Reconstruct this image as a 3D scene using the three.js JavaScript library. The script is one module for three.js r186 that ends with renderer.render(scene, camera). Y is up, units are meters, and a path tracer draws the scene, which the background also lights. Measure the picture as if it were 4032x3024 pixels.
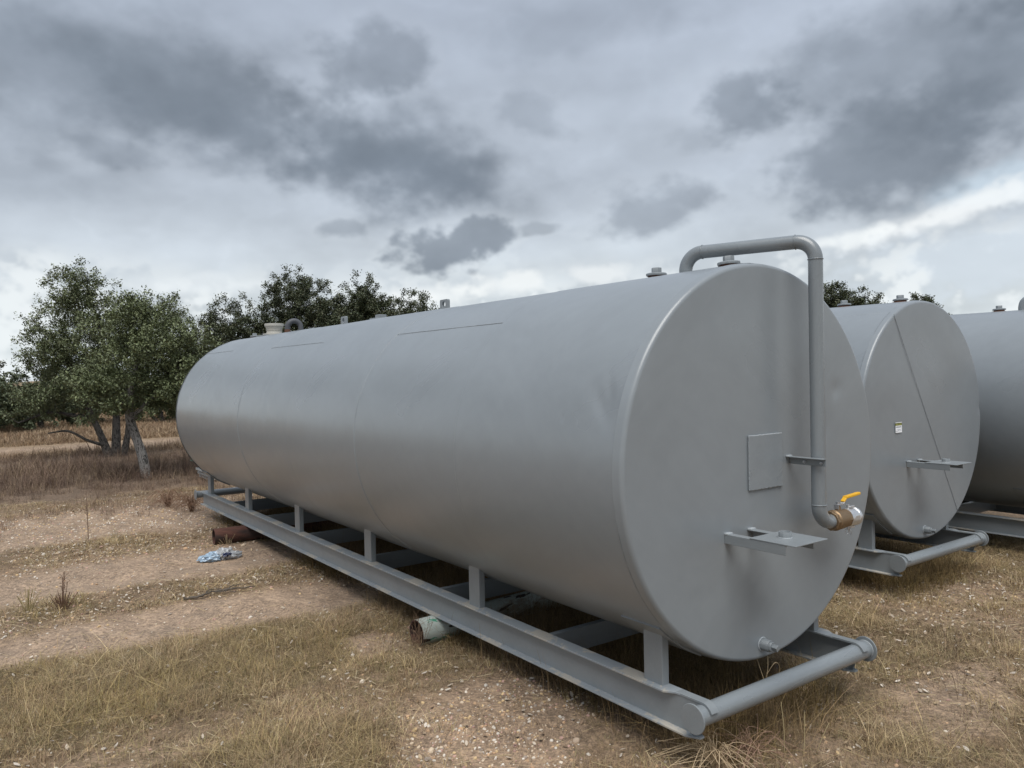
import * as THREE from 'three';
import { mergeGeometries, toCreasedNormals } from 'three/addons/utils/BufferGeometryUtils.js';
import { RoundedBoxGeometry } from 'three/addons/geometries/RoundedBoxGeometry.js';

// ---------------------------------------------------------------- camera
const scene = new THREE.Scene();
const R = (d) => d * Math.PI / 180;
const camera = new THREE.PerspectiveCamera(52.308, 4 / 3, 0.05, 2000);
camera.position.set(3.0026, 2.2527, 4.0792);
{
  const pitch = R(-0.8896), yaw = R(54.2334), roll = R(-1.1701);
  const dir = new THREE.Vector3(-Math.sin(yaw) * Math.cos(pitch), Math.sin(pitch), -Math.cos(yaw) * Math.cos(pitch));
  camera.lookAt(camera.position.clone().add(dir));
  camera.rotateZ(roll);
}
const renderer = new THREE.WebGLRenderer({ antialias: true });
renderer.toneMapping = THREE.LinearToneMapping;
renderer.toneMappingExposure = 2.3;
renderer.shadowMap.enabled = true;

// ---------------------------------------------------------------- noise and random numbers
function rng(seed) { let a = seed >>> 0; return () => { a = (a + 0x6D2B79F5) >>> 0; let t = Math.imul(a ^ (a >>> 15), 1 | a); t = (t + Math.imul(t ^ (t >>> 7), 61 | t)) ^ t; return ((t ^ (t >>> 14)) >>> 0) / 4294967296; }; }
const PERM = new Uint8Array(512), GRAD = new Float32Array(512);
{ const r = rng(77), p = [...Array(256).keys()]; for (let i = 255; i > 0; i--) { const j = Math.floor(r() * (i + 1)); [p[i], p[j]] = [p[j], p[i]]; } for (let i = 0; i < 512; i++) { PERM[i] = p[i & 255]; } for (let i = 0; i < 512; i++) GRAD[i] = (PERM[i] / 255) * 2 - 1; }
function vn3(x, y, z) {                                  // value noise, -1..1
  const xi = Math.floor(x), yi = Math.floor(y), zi = Math.floor(z); let fx = x - xi, fy = y - yi, fz = z - zi;
  fx = fx * fx * (3 - 2 * fx); fy = fy * fy * (3 - 2 * fy); fz = fz * fz * (3 - 2 * fz);
  const X = xi & 255, Y = yi & 255, Z = zi & 255, A = PERM[X] + Y, B = PERM[X + 1] + Y;
  const a0 = PERM[A & 255] + Z, a1 = PERM[(A + 1) & 255] + Z, b0 = PERM[B & 255] + Z, b1 = PERM[(B + 1) & 255] + Z;
  const g = (k) => GRAD[PERM[k & 511]];
  const l = (a, b, t) => a + (b - a) * t;
  return l(l(l(g(a0), g(b0), fx), l(g(a1), g(b1), fx), fy), l(l(g(a0 + 1), g(b0 + 1), fx), l(g(a1 + 1), g(b1 + 1), fx), fy), fz);
}
function fbm(x, y, z, o) { let s = 0, a = 0.5, k = 1; for (let i = 0; i < o; i++) { s += a * vn3(x * k + i * 17.3, y * k + i * 9.1, z * k - i * 5.7); a *= 0.5; k *= 2.03; } return s; }
const clamp = (x, a = 0, b = 1) => Math.min(b, Math.max(a, x));
const sstep = (a, b, x) => { const t = clamp((x - a) / (b - a)); return t * t * (3 - 2 * t); };
const mix = (a, b, t) => a + (b - a) * t;

// ---------------------------------------------------------------- sky: broken overcast, cloud banks by azimuth and elevation (degrees)
const BANKS = [   // azimuth, elevation, half width, half height, tilt, darkness, edge sharpness
  [-172, 19.5, 17, 6.5, -6, 0.34, 0], [-150.5, 14.6, 10, 5.8, -12, 0.30, 0.1], [-117, 16.5, 13, 7, 8, 0.25, 0.1], [-175.5, 18.6, 11.5, 4.4, 0, 0.50, 0], [-168.5, 19.6, 10.0, 3.6, -10, 0.42, 0], [-165.0, 17.6, 8.6, 3.4, -16, 0.66, 0.1], [-161.0, 16.4, 5.2, 2.2, -10, 0.50, 0.1], [-152.8, 15.0, 7.8, 4.2, -12, 0.90, 0.15], [-152.0, 14.2, 5.2, 2.6, -10, 0.65, 0.1], [-156.5, 17.0, 4.6, 2.2, -25, 0.5, 0.3], [-153.2, 21.2, 3.3, 2.6, 0, 0.55, 0.5],
  [-147.9, 9.1, 5.0, 1.75, 0, 0.82, 0.8], [-134.3, 11.0, 4.4, 2.3, 5, 0.52, 0.5], [-127.6, 17.3, 4.2, 2.9, 0, 0.64, 0.5], [-119.0, 13.6, 7.2, 4.2, 12, 0.72, 0.4],
  [-117.0, 18.8, 9.4, 5.0, 0, 0.50, 0.3], [-112.0, 18.3, 5.2, 4.8, 0, 0.48, 0.2], [-156.5, 10.3, 2.1, 0.8, 0, 0.45, 0.6], [-170.7, 14.2, 3.4, 1.0, -5, 0.40, 0.4],
  [-164.2, 14.4, 5.0, 1.2, -10, 0.36, 0.4], [-141.3, 18.0, 3.2, 1.5, -20, 0.30, 0.4], [-139.2, 23.6, 11, 2.0, 8, 0.25, 0], [-130.8, 15.8, 2.4, 1.3, 0, 0.25, 0.4],
  [-176.0, 12.3, 9.0, 1.8, 4, 0.24, 0], [-108.0, 22.0, 7.0, 5.0, 0, 0.45, 0.1], [-142.2, 10.2, 1.4, 0.6, 0, 0.4, 0.6],
];
{
  const r = rng(5);
  for (let i = 0; i < 70; i++) {
    const az = r() * 360 - 180, el = 9 + 68 * r() * r(), w = 5 + 8 * r();
    const inView = az < -104 && el < 29; const dark = 0.25 + 0.55 * r(), tilt = r() * 40 - 20, sh = r() * 0.6, hh = w * (0.35 + 0.25 * r() + el / 200);
    if (!inView) BANKS.push([az, el, w, hh, tilt, dark, sh]);
  }
}
const STREAKS = [  // azimuth, elevation, half width, half height, tilt, strength, colour
  [-112.5, 10.9, 4.5, 1.3, 12, 0.7, 0.60, 0.72, 0.83], [-114.6, 9.4, 6.0, 0.8, 15, 0.75, 0.93, 0.96, 0.97], [-121.0, 8.2, 3.5, 0.5, 6, 0.7, 0.88, 0.92, 0.93], [-113.0, 6.6, 8.0, 1.9, 4, 0.55, 0.66, 0.74, 0.82],
  [-150.5, 5.6, 3.6, 1.0, 0, 0.7, 0.90, 0.93, 0.93], [-143.5, 6.4, 3.4, 0.9, 5, 0.7, 0.90, 0.93, 0.93], [-137.5, 7.2, 3.4, 0.9, 0, 0.6, 0.88, 0.91, 0.92], [-165.5, 6.3, 4.5, 0.9, 0, 0.5, 0.80, 0.85, 0.88],
  [-95, 8, 8, 1.0, 6, 0.6, 0.85, 0.9, 0.92], [-70, 10, 9, 1.2, -5, 0.6, 0.85, 0.9, 0.92], [-30, 8, 9, 1.0, 4, 0.6, 0.85, 0.9, 0.92], [20, 9, 9, 1.2, -4, 0.6, 0.85, 0.9, 0.92], [65, 8, 8, 1.0, 5, 0.6, 0.85, 0.9, 0.92], [110, 9, 9, 1.2, -3, 0.6, 0.85, 0.9, 0.92], [150, 8, 8, 1.0, 3, 0.6, 0.85, 0.9, 0.92],
];
function skyColor(x, y, z, out) {
  const el = Math.asin(y) * 57.29578, az = Math.atan2(z, x) * 57.29578;
  const q = 1 / (y + 0.28), hx = x * q, hz = z * q;
  const n1 = fbm(x * 7, y * 12, z * 7, 5), n2 = fbm(x * 24, y * 34, z * 24, 5), n3 = fbm(x * 70, y * 90, z * 70, 3), st = fbm(hx * 2.6 + 3, y * 13, hz * 2.6, 4);
  const w1 = fbm(x * 11 + 31, y * 16, z * 11, 4), w2 = fbm(x * 11, y * 16 + 17, z * 11 - 9, 4);
  // veil of high cloud
  const t1 = sstep(0, 14, el), t2 = sstep(10, 30, el);
  let cr = mix(mix(0.66, 0.455, t1), 0.395, t2), cg = mix(mix(0.72, 0.51, t1), 0.45, t2), cb = mix(mix(0.745, 0.585, t1), 0.545, t2);
  const wisp = Math.pow(1 - Math.min(1, Math.abs(w1 * 1.3 + 0.7 * st) * 2.4), 3), lift = 1 + 0.22 * st + 0.08 * n1 + 0.10 * n2 * (1 - 0.5 * t2) + 0.035 * wisp; cr *= lift; cg *= lift; cb *= lift;
  // low bright heaps along the horizon
  const heap = sstep(9.5, 4, el + 4 * n1) * sstep(-0.12, 0.30, n2 + 0.5 * st + 0.5 * n3 + 0.10);
  cr = mix(cr, 0.84, heap * 0.75); cg = mix(cg, 0.885, heap * 0.75); cb = mix(cb, 0.90, heap * 0.75);
  // sunlit streaks and breaks
  for (const b of STREAKS) {
    let dx = az - b[0]; if (dx > 180) dx -= 360; else if (dx < -180) dx += 360; const dy = el - b[1]; if (Math.abs(dx) > b[2] * 2.5) continue;
    const c = Math.cos(b[4] / 57.29578), s = Math.sin(b[4] / 57.29578), ex = dx + 1.2 * w1, ey = dy + 0.9 * w2, u = (ex * c + ey * s) / b[2], v = (-ex * s + ey * c) / b[3];
    const d = sstep(1.2, 0.2, Math.sqrt(u * u + v * v) + 0.95 * n2 + 0.55 * n3 + 0.3 * n1) * b[5]; cr = mix(cr, b[6], d); cg = mix(cg, b[7], d); cb = mix(cb, b[8], d);
  }
  // dark banks
  let dark = 0, rim = 0;
  for (const b of BANKS) {
    let dx = az - b[0]; if (dx > 180) dx -= 360; else if (dx < -180) dx += 360;
    const dy0 = el - b[1]; if (Math.abs(dy0) > b[3] * 2.6 + b[2] * 0.8) continue;
    dx *= Math.cos(el / 57.29578); if (Math.abs(dx) > b[2] * 2.2 + b[3] * 0.6) continue;
    const c = Math.cos(b[4] / 57.29578), s = Math.sin(b[4] / 57.29578);
    const ex = dx + 2.8 * w1 * (0.5 + b[2] / 9), ey = dy0 + 1.5 * w2 * (0.4 + b[3] / 5), u = (ex * c + ey * s) / b[2], v = (-ex * s + ey * c) / b[3];
    const k = Math.sqrt(u * u + v * v) + 0.25 * n1 + (0.30 + 0.5 * b[6]) * n2 + (0.10 + 0.30 * b[6]) * n3;
    const e0 = 1.25 - 0.25 * b[6], e1 = 0.25 + 0.35 * b[6];
    const d = sstep(e0, e1, k) * b[5] * (0.88 - 0.16 * clamp(v, -1, 1));
    dark = dark + d - dark * d;
    rim = Math.max(rim, b[6] * sstep(e0 + 0.28, e0, k) * (1 - sstep(e0, e1, k)) * b[5]);
  }
  cr *= 1 + 0.10 * rim; cg *= 1 + 0.09 * rim; cb *= 1 + 0.07 * rim;
  const m = clamp(dark * 1.0);
  const dl = 1 + 0.18 * n1 + 0.10 * n2;
  out[0] = mix(cr, 0.172 * dl, m); out[1] = mix(cg, 0.208 * dl, m); out[2] = mix(cb, 0.256 * dl, m);
}
const SKY_K = 0.47, SKY_W = 4096, SKY_H = 2048;
{
  const data = new Float32Array(SKY_W * SKY_H * 4), c = [0, 0, 0];
  for (let j = 0; j < SKY_H; j++) {
    const el = ((j + 0.5) / SKY_H - 0.5) * Math.PI, y = Math.sin(el), cy = Math.cos(el);
    const fine = el < R(34), step = fine ? 1 : 4;          // high up every fourth column is enough
    for (let i = 0; i < SKY_W; i += step) {
      if (el >= 0) { const az = ((i + 0.5) / SKY_W - 0.5) * 2 * Math.PI; skyColor(Math.cos(az) * cy, y, Math.sin(az) * cy, c); } else { c[0] = 0.5; c[1] = 0.54; c[2] = 0.56; }
      for (let s = 0; s < step; s++) { const k = (j * SKY_W + i + s) * 4; data[k] = c[0] * SKY_K; data[k + 1] = c[1] * SKY_K; data[k + 2] = c[2] * SKY_K; data[k + 3] = 1; }
    }
  }
  const tex = new THREE.DataTexture(data, SKY_W, SKY_H, THREE.RGBAFormat, THREE.FloatType);
  tex.mapping = THREE.EquirectangularReflectionMapping; tex.magFilter = THREE.LinearFilter; tex.minFilter = THREE.LinearFilter; tex.needsUpdate = true;
  scene.background = tex; scene.environment = tex;
}
// veiled sun, high on the open side
const sun = new THREE.DirectionalLight(new THREE.Color(1.0, 0.965, 0.915), 1.5);
sun.position.set(10.5, 34, 9); sun.target.position.set(-3, 0, 0);
sun.castShadow = true; sun.shadow.radius = 85; sun.shadow.mapSize.set(2048, 2048);
Object.assign(sun.shadow.camera, { left: -35, right: 35, top: 35, bottom: -35, near: 1, far: 120 });
sun.name = 'sun'; scene.add(sun, sun.target);

// ---------------------------------------------------------------- helpers
const used = new Map();
function numbered(name) { const n = used.get(name) ?? 0; used.set(name, n + 1); return n ? name + '_' + String(n).padStart(3, '0') : name; }
function shade(o) { o.traverse((m) => { if (m.isMesh) { m.castShadow = true; m.receiveShadow = true; } }); return o; }
function thing(name, label, category, pos = [0, 0, 0], group) {
  const o = new THREE.Group(); o.name = numbered(name); o.position.set(...pos); o.userData = { label, category }; if (group) o.userData.group = group; scene.add(o); return o;
}
function part(name, geo, mat, parent, label) { const m = new THREE.Mesh(geo, mat); m.name = name; m.castShadow = m.receiveShadow = true; if (label) m.userData.label = label; parent.add(m); return m; }
function single(name, geo, mat, label, category, group) { const m = part(numbered(name), geo, mat, scene); m.userData = { label, category }; if (group) m.userData.group = group; return m; }
function merge(list) { return mergeGeometries(list.map((g) => { const n = g.index ? g.toNonIndexed() : g; for (const k of Object.keys(n.attributes)) if (!['position', 'normal', 'uv'].includes(k)) n.deleteAttribute(k); return n; })); }
function box(w, h, d, x, y, z, r = 0.004) { return new RoundedBoxGeometry(w, h, d, 1, Math.min(r, w / 3, h / 3, d / 3)).translate(x, y, z); }
const V = (x, y, z) => new THREE.Vector3(x, y, z);
function bar(a, b, r0, r1 = r0, n = 16, open = false) {          // cylinder from a to b
  const d = b.clone().sub(a), g = new THREE.CylinderGeometry(r1, r0, d.length(), n, 1, open);
  g.applyQuaternion(new THREE.Quaternion().setFromUnitVectors(V(0, 1, 0), d.clone().normalize()));
  return g.translate((a.x + b.x) / 2, (a.y + b.y) / 2, (a.z + b.z) / 2);
}
function turned(profile, axis, n = 32) {                         // lathe about an axis; profile = [radius, along]
  const g = toCreasedNormals(new THREE.LatheGeometry(profile.map(([r, t]) => new THREE.Vector2(r, t)), n), 0.6);
  if (axis === 'x') g.rotateZ(-Math.PI / 2); if (axis === 'z') g.rotateX(Math.PI / 2); if (axis === '-z') g.rotateX(-Math.PI / 2);
  return g;
}
function extrude(shape, depth, bevel = 0, curve = 16) { return new THREE.ExtrudeGeometry(shape, { depth, bevelEnabled: bevel > 0, bevelSize: bevel, bevelThickness: bevel, bevelSegments: 1, curveSegments: curve }); }
function poly(pts) { const s = new THREE.Shape(); pts.forEach(([x, y], i) => i ? s.lineTo(x, y) : s.moveTo(x, y)); s.closePath(); return s; }
function pathTube(pts, r, seg = 8, n = 48) { return new THREE.TubeGeometry(new THREE.CatmullRomCurve3(pts, false, 'centripetal'), n, r, seg, false); }
function dataTex(w, h, f, { srgb = true, repeat } = {}) {
  const d = new Uint8Array(w * h * 4), c = [0, 0, 0];
  for (let j = 0; j < h; j++) for (let i = 0; i < w; i++) { f(i / w, j / h, c); const k = (j * w + i) * 4; for (let s = 0; s < 3; s++) d[k + s] = clamp(c[s]) * 255; d[k + 3] = 255; }
  const t = new THREE.DataTexture(d, w, h); t.magFilter = THREE.LinearFilter; t.minFilter = THREE.LinearMipmapLinearFilter; t.generateMipmaps = true; t.wrapS = t.wrapT = THREE.RepeatWrapping;
  if (srgb) t.colorSpace = THREE.SRGBColorSpace; if (repeat) t.repeat.set(...repeat); t.needsUpdate = true; return t;
}
// fbm that repeats over the unit square
function tileFbm(u, v, f, o, seed) { const a = u * 2 * Math.PI, b = v * 2 * Math.PI, k = f / (2 * Math.PI); return (fbm(Math.cos(a) * k + seed, Math.sin(a) * k + Math.cos(b) * k * 1.3, Math.sin(b) * k + seed * 2, o) + fbm(Math.sin(a) * k * 0.9 - seed, Math.cos(b) * k + 5, Math.cos(a) * k + Math.sin(b) * k + seed, o)) * 0.8; }
const LIN = (r, g, b) => new THREE.Color().setRGB(r, g, b);

// ---------------------------------------------------------------- materials
const paintTone = dataTex(512, 512, (u, v, c) => { const n = tileFbm(u, v, 5, 4, 3), m = tileFbm(u, v, 30, 3, 8); const t = 0.94 + 0.02 * n + 0.02 * m; c[0] = t; c[1] = t; c[2] = t * 1.003; });
const paintGloss = dataTex(512, 512, (u, v, c) => { const n = tileFbm(u, v, 4, 4, 11), m = tileFbm(u, v, 26, 3, 5); c[0] = c[1] = c[2] = 0.82 + 0.34 * n + 0.03 * m; }, { srgb: false });
const paintBump = dataTex(512, 512, (u, v, c) => { c[0] = c[1] = c[2] = 0.5 + 0.5 * tileFbm(u, v, 40, 3, 21); }, { srgb: false });
function paint(r, g, b, rough, bump = 0.0006) { return new THREE.MeshPhysicalMaterial({ color: LIN(r, g, b), map: paintTone, roughness: rough, roughnessMap: paintGloss, ...(bump > 0.0001 ? { bumpMap: paintBump, bumpScale: bump } : {}), clearcoat: 0.30, clearcoatRoughness: 0.26 }); }
const M = {
  shell: paint(0.258, 0.288, 0.308, 0.39, 0.00006),
  shell2: paint(0.25, 0.278, 0.298, 0.39, 0.00006),
  steel: paint(0.24, 0.266, 0.28, 0.55, 0.0003),
  pipe: paint(0.225, 0.252, 0.268, 0.34, 0.00005),
  weld: new THREE.MeshStandardMaterial({ color: LIN(0.33, 0.36, 0.38), roughness: 0.5 }),
  rust: new THREE.MeshStandardMaterial({ color: LIN(0.11, 0.055, 0.035), roughness: 0.9 }),
  dark: new THREE.MeshStandardMaterial({ color: LIN(0.07, 0.075, 0.085), roughness: 0.6 }),
  cream: new THREE.MeshStandardMaterial({ color: LIN(0.42, 0.41, 0.37), roughness: 0.55 }),
  brass: new THREE.MeshStandardMaterial({ color: LIN(0.27, 0.19, 0.115), roughness: 0.5, metalness: 0.8, bumpMap: paintBump, bumpScale: 0.0004 }),
  zinc: new THREE.MeshStandardMaterial({ color: LIN(0.55, 0.56, 0.58), roughness: 0.35, metalness: 0.9 }),
  alum: new THREE.MeshStandardMaterial({ color: LIN(0.68, 0.69, 0.70), roughness: 0.38, metalness: 0.85 }),
  yellow: new THREE.MeshPhysicalMaterial({ color: LIN(0.72, 0.40, 0.02), roughness: 0.4 }),
};
// tan dust lying on the upward flange faces
const dustTex = dataTex(512, 256, (u, v, c) => {
  const n = tileFbm(u, v, 7, 5, 31), m = tileFbm(u, v, 46, 3, 14), d = sstep(-0.02, 0.35, n + 0.55 * m);
  c[0] = mix(0.545, 0.66, d); c[1] = mix(0.57, 0.645, d); c[2] = mix(0.592, 0.61, d);
});
M.flange = new THREE.MeshStandardMaterial({ map: dustTex, roughness: 0.72 });
const rustTex = dataTex(512, 512, (u, v, c) => { const n = tileFbm(u, v, 6, 5, 41), m = tileFbm(u, v, 34, 3, 4), k = sstep(-0.25, 0.3, n); c[0] = mix(0.22, 0.33, k) + 0.07 * m; c[1] = mix(0.165, 0.215, k) + 0.05 * m; c[2] = mix(0.15, 0.18, k) + 0.04 * m; });
M.rustPipe = new THREE.MeshStandardMaterial({ map: rustTex, roughness: 0.92, bumpMap: paintBump, bumpScale: 0.002 });
const whiteTex = dataTex(1024, 512, (u, v, c) => {
  const n = tileFbm(u, v, 7, 5, 51), m = tileFbm(u, v, 40, 3, 6);
  c[0] = 0.70 + 0.06 * n; c[1] = 0.735 + 0.06 * n; c[2] = 0.71 + 0.06 * n;
  const dirt = sstep(0.05, 0.4, n + 0.4 * m); for (let s = 0; s < 3; s++) c[s] = mix(c[s], [0.50, 0.46, 0.40][s], dirt * 0.7);
  const chip = sstep(0.40, 0.46, tileFbm(u, v, 13, 3, 61) + 0.35 * m); for (let s = 0; s < 3; s++) c[s] = mix(c[s], [0.16, 0.11, 0.09][s], chip);
  const gr = (u > 0.035 && u < 0.16 && Math.abs((v % 0.25) - 0.10 - 0.02 * Math.sin(u * 90)) < 0.022 && tileFbm(u * 2, v * 2, 30, 3, 9) > -0.06) ? 1 : 0;
  if (gr) { c[0] = 0.30; c[1] = 0.58; c[2] = 0.48; }
});
M.whitePipe = new THREE.MeshStandardMaterial({ map: whiteTex, roughness: 0.6, bumpMap: paintBump, bumpScale: 0.001 });

// ---------------------------------------------------------------- ground
function hgt(x, z) {
  let h = 0.035 * fbm(x * 0.55, 3.1, z * 0.55, 3) + 0.022 * fbm(x * 2.6, 1.7, z * 2.6, 3);
  for (const c of [-4.62, -6.95]) { const d = (x - c - 0.12 * Math.sin(z * 0.8)) / 0.42; h -= 0.035 * Math.exp(-d * d); }
  if (x < -30) h += 0.003 * (-30 - x) * (1 + 0.4 * Math.sin(z * 0.05));
  return h;
}
// what lies where: bare gravelly dirt, short dry grass, tall grass, brown weeds
const PATCH = [   // centre x, z, radii, turn, what, weight
  [-3.35, 3.0, 0.95, 2.2, 0, 'g', 1.0], [-1.45, 2.45, 0.55, 0.75, 0.2, 'g', 1.0], [-3.6, 1.95, 0.55, 0.6, 0, 'g', 0.6],
  [-1.15, 1.35, 0.55, 0.75, -0.5, 'r', 1.2], [-0.6, 1.6, 0.45, 0.5, 0, 'r', 1.0], [-2.9, 1.2, 0.45, 0.35, 0, 'b', 0.8], [-5.8, 3.25, 0.35, 0.4, 0, 'g', 0.6],
  [-0.7, -3.6, 0.9, 1.1, 0, 'r', 0.6], [0.55, -1.4, 0.35, 1.5, 0, 'b', 0.6], [0.2, 0.05, 0.7, 0.8, 0, 'g', 0.6], [-0.8, -2.2, 0.8, 0.7, 0, 'g', 0.4],
];
function zone(x, z, o) {
  const n = fbm(x * 0.9 + 11, 5.5, z * 0.9, 4), n2 = fbm(x * 3.1, 8.2, z * 3.1 + 4, 3), wob = 0.45 * n;
  let bare = 0, gravel = 0.15, grass = 0.45 + 0.5 * n, tall = 0, weed = 0, straw = 0;
  const tr = (c, w) => sstep(w, w * 0.45, Math.abs(x - c + wob));
  if (z > -0.4 || x < -10.8) {
    const open = z > 0.1 ? 1 : sstep(-0.5, 0.1, z);
    bare = Math.max(bare, open * Math.max(tr(-4.65, 0.62), tr(-7.05, 0.95)));
    gravel += open * (0.75 * tr(-8.4, 0.9) + 0.6 * tr(-5.6, 0.6) + 1.0 * tr(-10.9, 2.1) * (0.6 + 0.8 * n2));
    bare = Math.max(bare, 0.75 * open * tr(-10.8, 1.9));
  }
  { const open = z > 0.1 ? 1 : sstep(-0.5, 0.1, z), v1 = open * tr(-5.8, 0.62), v2 = open * tr(-8.75, 0.75); grass += 0.26 * v1 + 0.34 * v2; bare *= 1 - 0.8 * Math.max(v1, v2); o.verge = Math.max(v1, v2); }
  for (const p of PATCH) {
    const c = Math.cos(p[4]), s = Math.sin(p[4]), dx = x - p[0], dz = z - p[1], u = (dx * c + dz * s) / p[2], v = (-dx * s + dz * c) / p[3];
    const d = sstep(1.25, 0.45, Math.sqrt(u * u + v * v) + 0.9 * n + 0.35 * n2) * p[6]; if (d <= 0) continue;
    if (p[5] === 'g') { tall = Math.max(tall, d); grass += 0.6 * d; bare *= 1 - d; } else if (p[5] === 'r') { gravel += d; grass -= 0.75 * d; } else { bare = Math.max(bare, d); }
  }
  weed = sstep(-12.2, -15.2, x + 2.6 * n + 1.4 * n2) * sstep(-24.8, -23.4, x + 0.8 * n);
  const field = sstep(-23.0, -25.5, x + 1.5 * n);
  const track = Math.max(sstep(1.0, 0.4, Math.abs(x + 27.6 - 0.25 * z * 0 + 1.2 * n)), 0.8 * sstep(0.5, 0.2, Math.abs(x + 24.9 + n)));
  // under and between the tanks nobody drives: longer dead grass
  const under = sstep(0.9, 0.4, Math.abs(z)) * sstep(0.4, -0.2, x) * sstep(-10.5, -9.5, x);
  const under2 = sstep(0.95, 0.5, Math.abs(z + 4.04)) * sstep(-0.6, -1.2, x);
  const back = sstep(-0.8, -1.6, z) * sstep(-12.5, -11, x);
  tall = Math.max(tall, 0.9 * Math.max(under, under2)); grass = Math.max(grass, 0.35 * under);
  if (z < -0.3 && x > -2.5 && under < 0.3) { grass += 0.38; gravel *= 0.45; tall = Math.max(tall, 0.45 * sstep(0.02, 0.3, n2 + 0.4 * n)); }
  straw = clamp(0.35 + 0.8 * n + 0.4 * back);
  bare *= 1 - Math.max(weed, field * (1 - track)); if (track > 0 && field > 0.3) bare = Math.max(bare, track);
  grass *= 1 - 0.92 * bare; gravel *= 1 - 0.6 * bare * sstep(-9.4, -8.6, x);
  o.bare = clamp(bare); o.gravel = clamp(gravel * (1 - weed) * (1 - field), 0, 1.3); o.grass = clamp(grass); o.tall = clamp(tall * (1 - bare)); o.weed = weed * (1 - bare); o.field = field * (1 - track); o.straw = straw; o.under = Math.max(under, under2); o.n = n; o.n2 = n2; o.back = back;
  return o;
}
const grit = dataTex(1024, 1024, (u, v, c) => {
  const a = tileFbm(u, v, 9, 4, 71), b = tileFbm(u, v, 60, 3, 72), d = tileFbm(u, v, 150, 2, 73); const t = 0.80 + 0.10 * a + 0.20 * b + 0.22 * d;
  const w = sstep(0.30, 0.46, d + 0.4 * b); c[0] = mix(t, 0.98, w * 0.6); c[1] = mix(t * 0.985, 0.95, w * 0.6); c[2] = mix(t * 0.965, 0.90, w * 0.6);
});
const gritBump = dataTex(1024, 1024, (u, v, c) => { const b = tileFbm(u, v, 60, 3, 72), d = tileFbm(u, v, 150, 2, 73); c[0] = c[1] = c[2] = 0.5 + 0.45 * b + 0.4 * d; }, { srgb: false });
const groundMat = new THREE.MeshStandardMaterial({ vertexColors: true, map: grit, bumpMap: gritBump, bumpScale: 0.012, roughness: 0.97 });
{
  // rows of a sheet: fine near the tanks, coarse towards the horizon
  const axis = (lo, hi, fine, far0, far1) => { const a = []; let s = lo - fine, st = fine; const left = []; while (s > far0) { left.push(s); st *= 1.18; s -= st; } left.push(far0); a.push(...left.reverse()); for (let v = lo; v < hi; v += fine) a.push(v); s = hi; st = fine; while (s < far1) { a.push(s); st *= 1.18; s += st; } a.push(far1); return a; };
  const xs = axis(-13, 2.2, 0.05, -900, 900), zs = axis(-7.5, 4.6, 0.05, -900, 900);
  const nx = xs.length, nz = zs.length, pos = new Float32Array(nx * nz * 3), col = new Float32Array(nx * nz * 3), uv = new Float32Array(nx * nz * 2), o = {};
  for (let j = 0, k = 0; j < nz; j++) for (let i = 0; i < nx; i++, k++) {
    const x = xs[i], z = zs[j]; pos.set([x, hgt(x, z), z], k * 3); uv.set([x / 1.6, z / 1.6], k * 2);
    zone(x, z, o);
    let c = [0.475, 0.35, 0.248]; if (o.bare > 0) c = [mix(0.475, 0.51, o.bare), mix(0.35, 0.385, o.bare), mix(0.248, 0.285, o.bare)];                                                  // pinkish sandy dirt
    const pale = 0.10 * o.n + 0.10 * o.n2; c = c.map((v) => v * (1 + pale));
    const th = clamp(o.grass * 1.1) * (1 - o.bare * 0.8); c = [mix(c[0], 0.285, th), mix(c[1], 0.203, th), mix(c[2], 0.128, th)];      // thatch
    if (o.bare > 0.2) { const g = 0.5 * sstep(0.0, 0.4, o.n2); c = [mix(c[0], 0.36, g * o.bare), mix(c[1], 0.285, g * o.bare), mix(c[2], 0.22, g * o.bare)]; }
    c = [mix(c[0], 0.24, o.weed), mix(c[1], 0.175, o.weed), mix(c[2], 0.125, o.weed)];
    c = [mix(c[0], 0.36, o.field), mix(c[1], 0.265, o.field), mix(c[2], 0.155, o.field)];
    col.set(c, k * 3);
  }
  const idx = new Uint32Array((nx - 1) * (nz - 1) * 6); let q = 0;
  for (let j = 0; j < nz - 1; j++) for (let i = 0; i < nx - 1; i++) { const a = j * nx + i, b = a + 1, c = a + nx, d = c + 1; idx.set([a, c, b, b, c, d], q); q += 6; }
  const g = new THREE.BufferGeometry(); g.setAttribute('position', new THREE.BufferAttribute(pos, 3)); g.setAttribute('color', new THREE.BufferAttribute(col, 3)); g.setAttribute('uv', new THREE.BufferAttribute(uv, 2)); g.setIndex(new THREE.BufferAttribute(idx, 1)); g.computeVertexNormals();
  const m = part('ground', g, groundMat, scene); m.userData = { kind: 'structure', label: 'sandy dirt yard with gravel, wheel tracks and dead grass', category: 'ground' };
}

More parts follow.
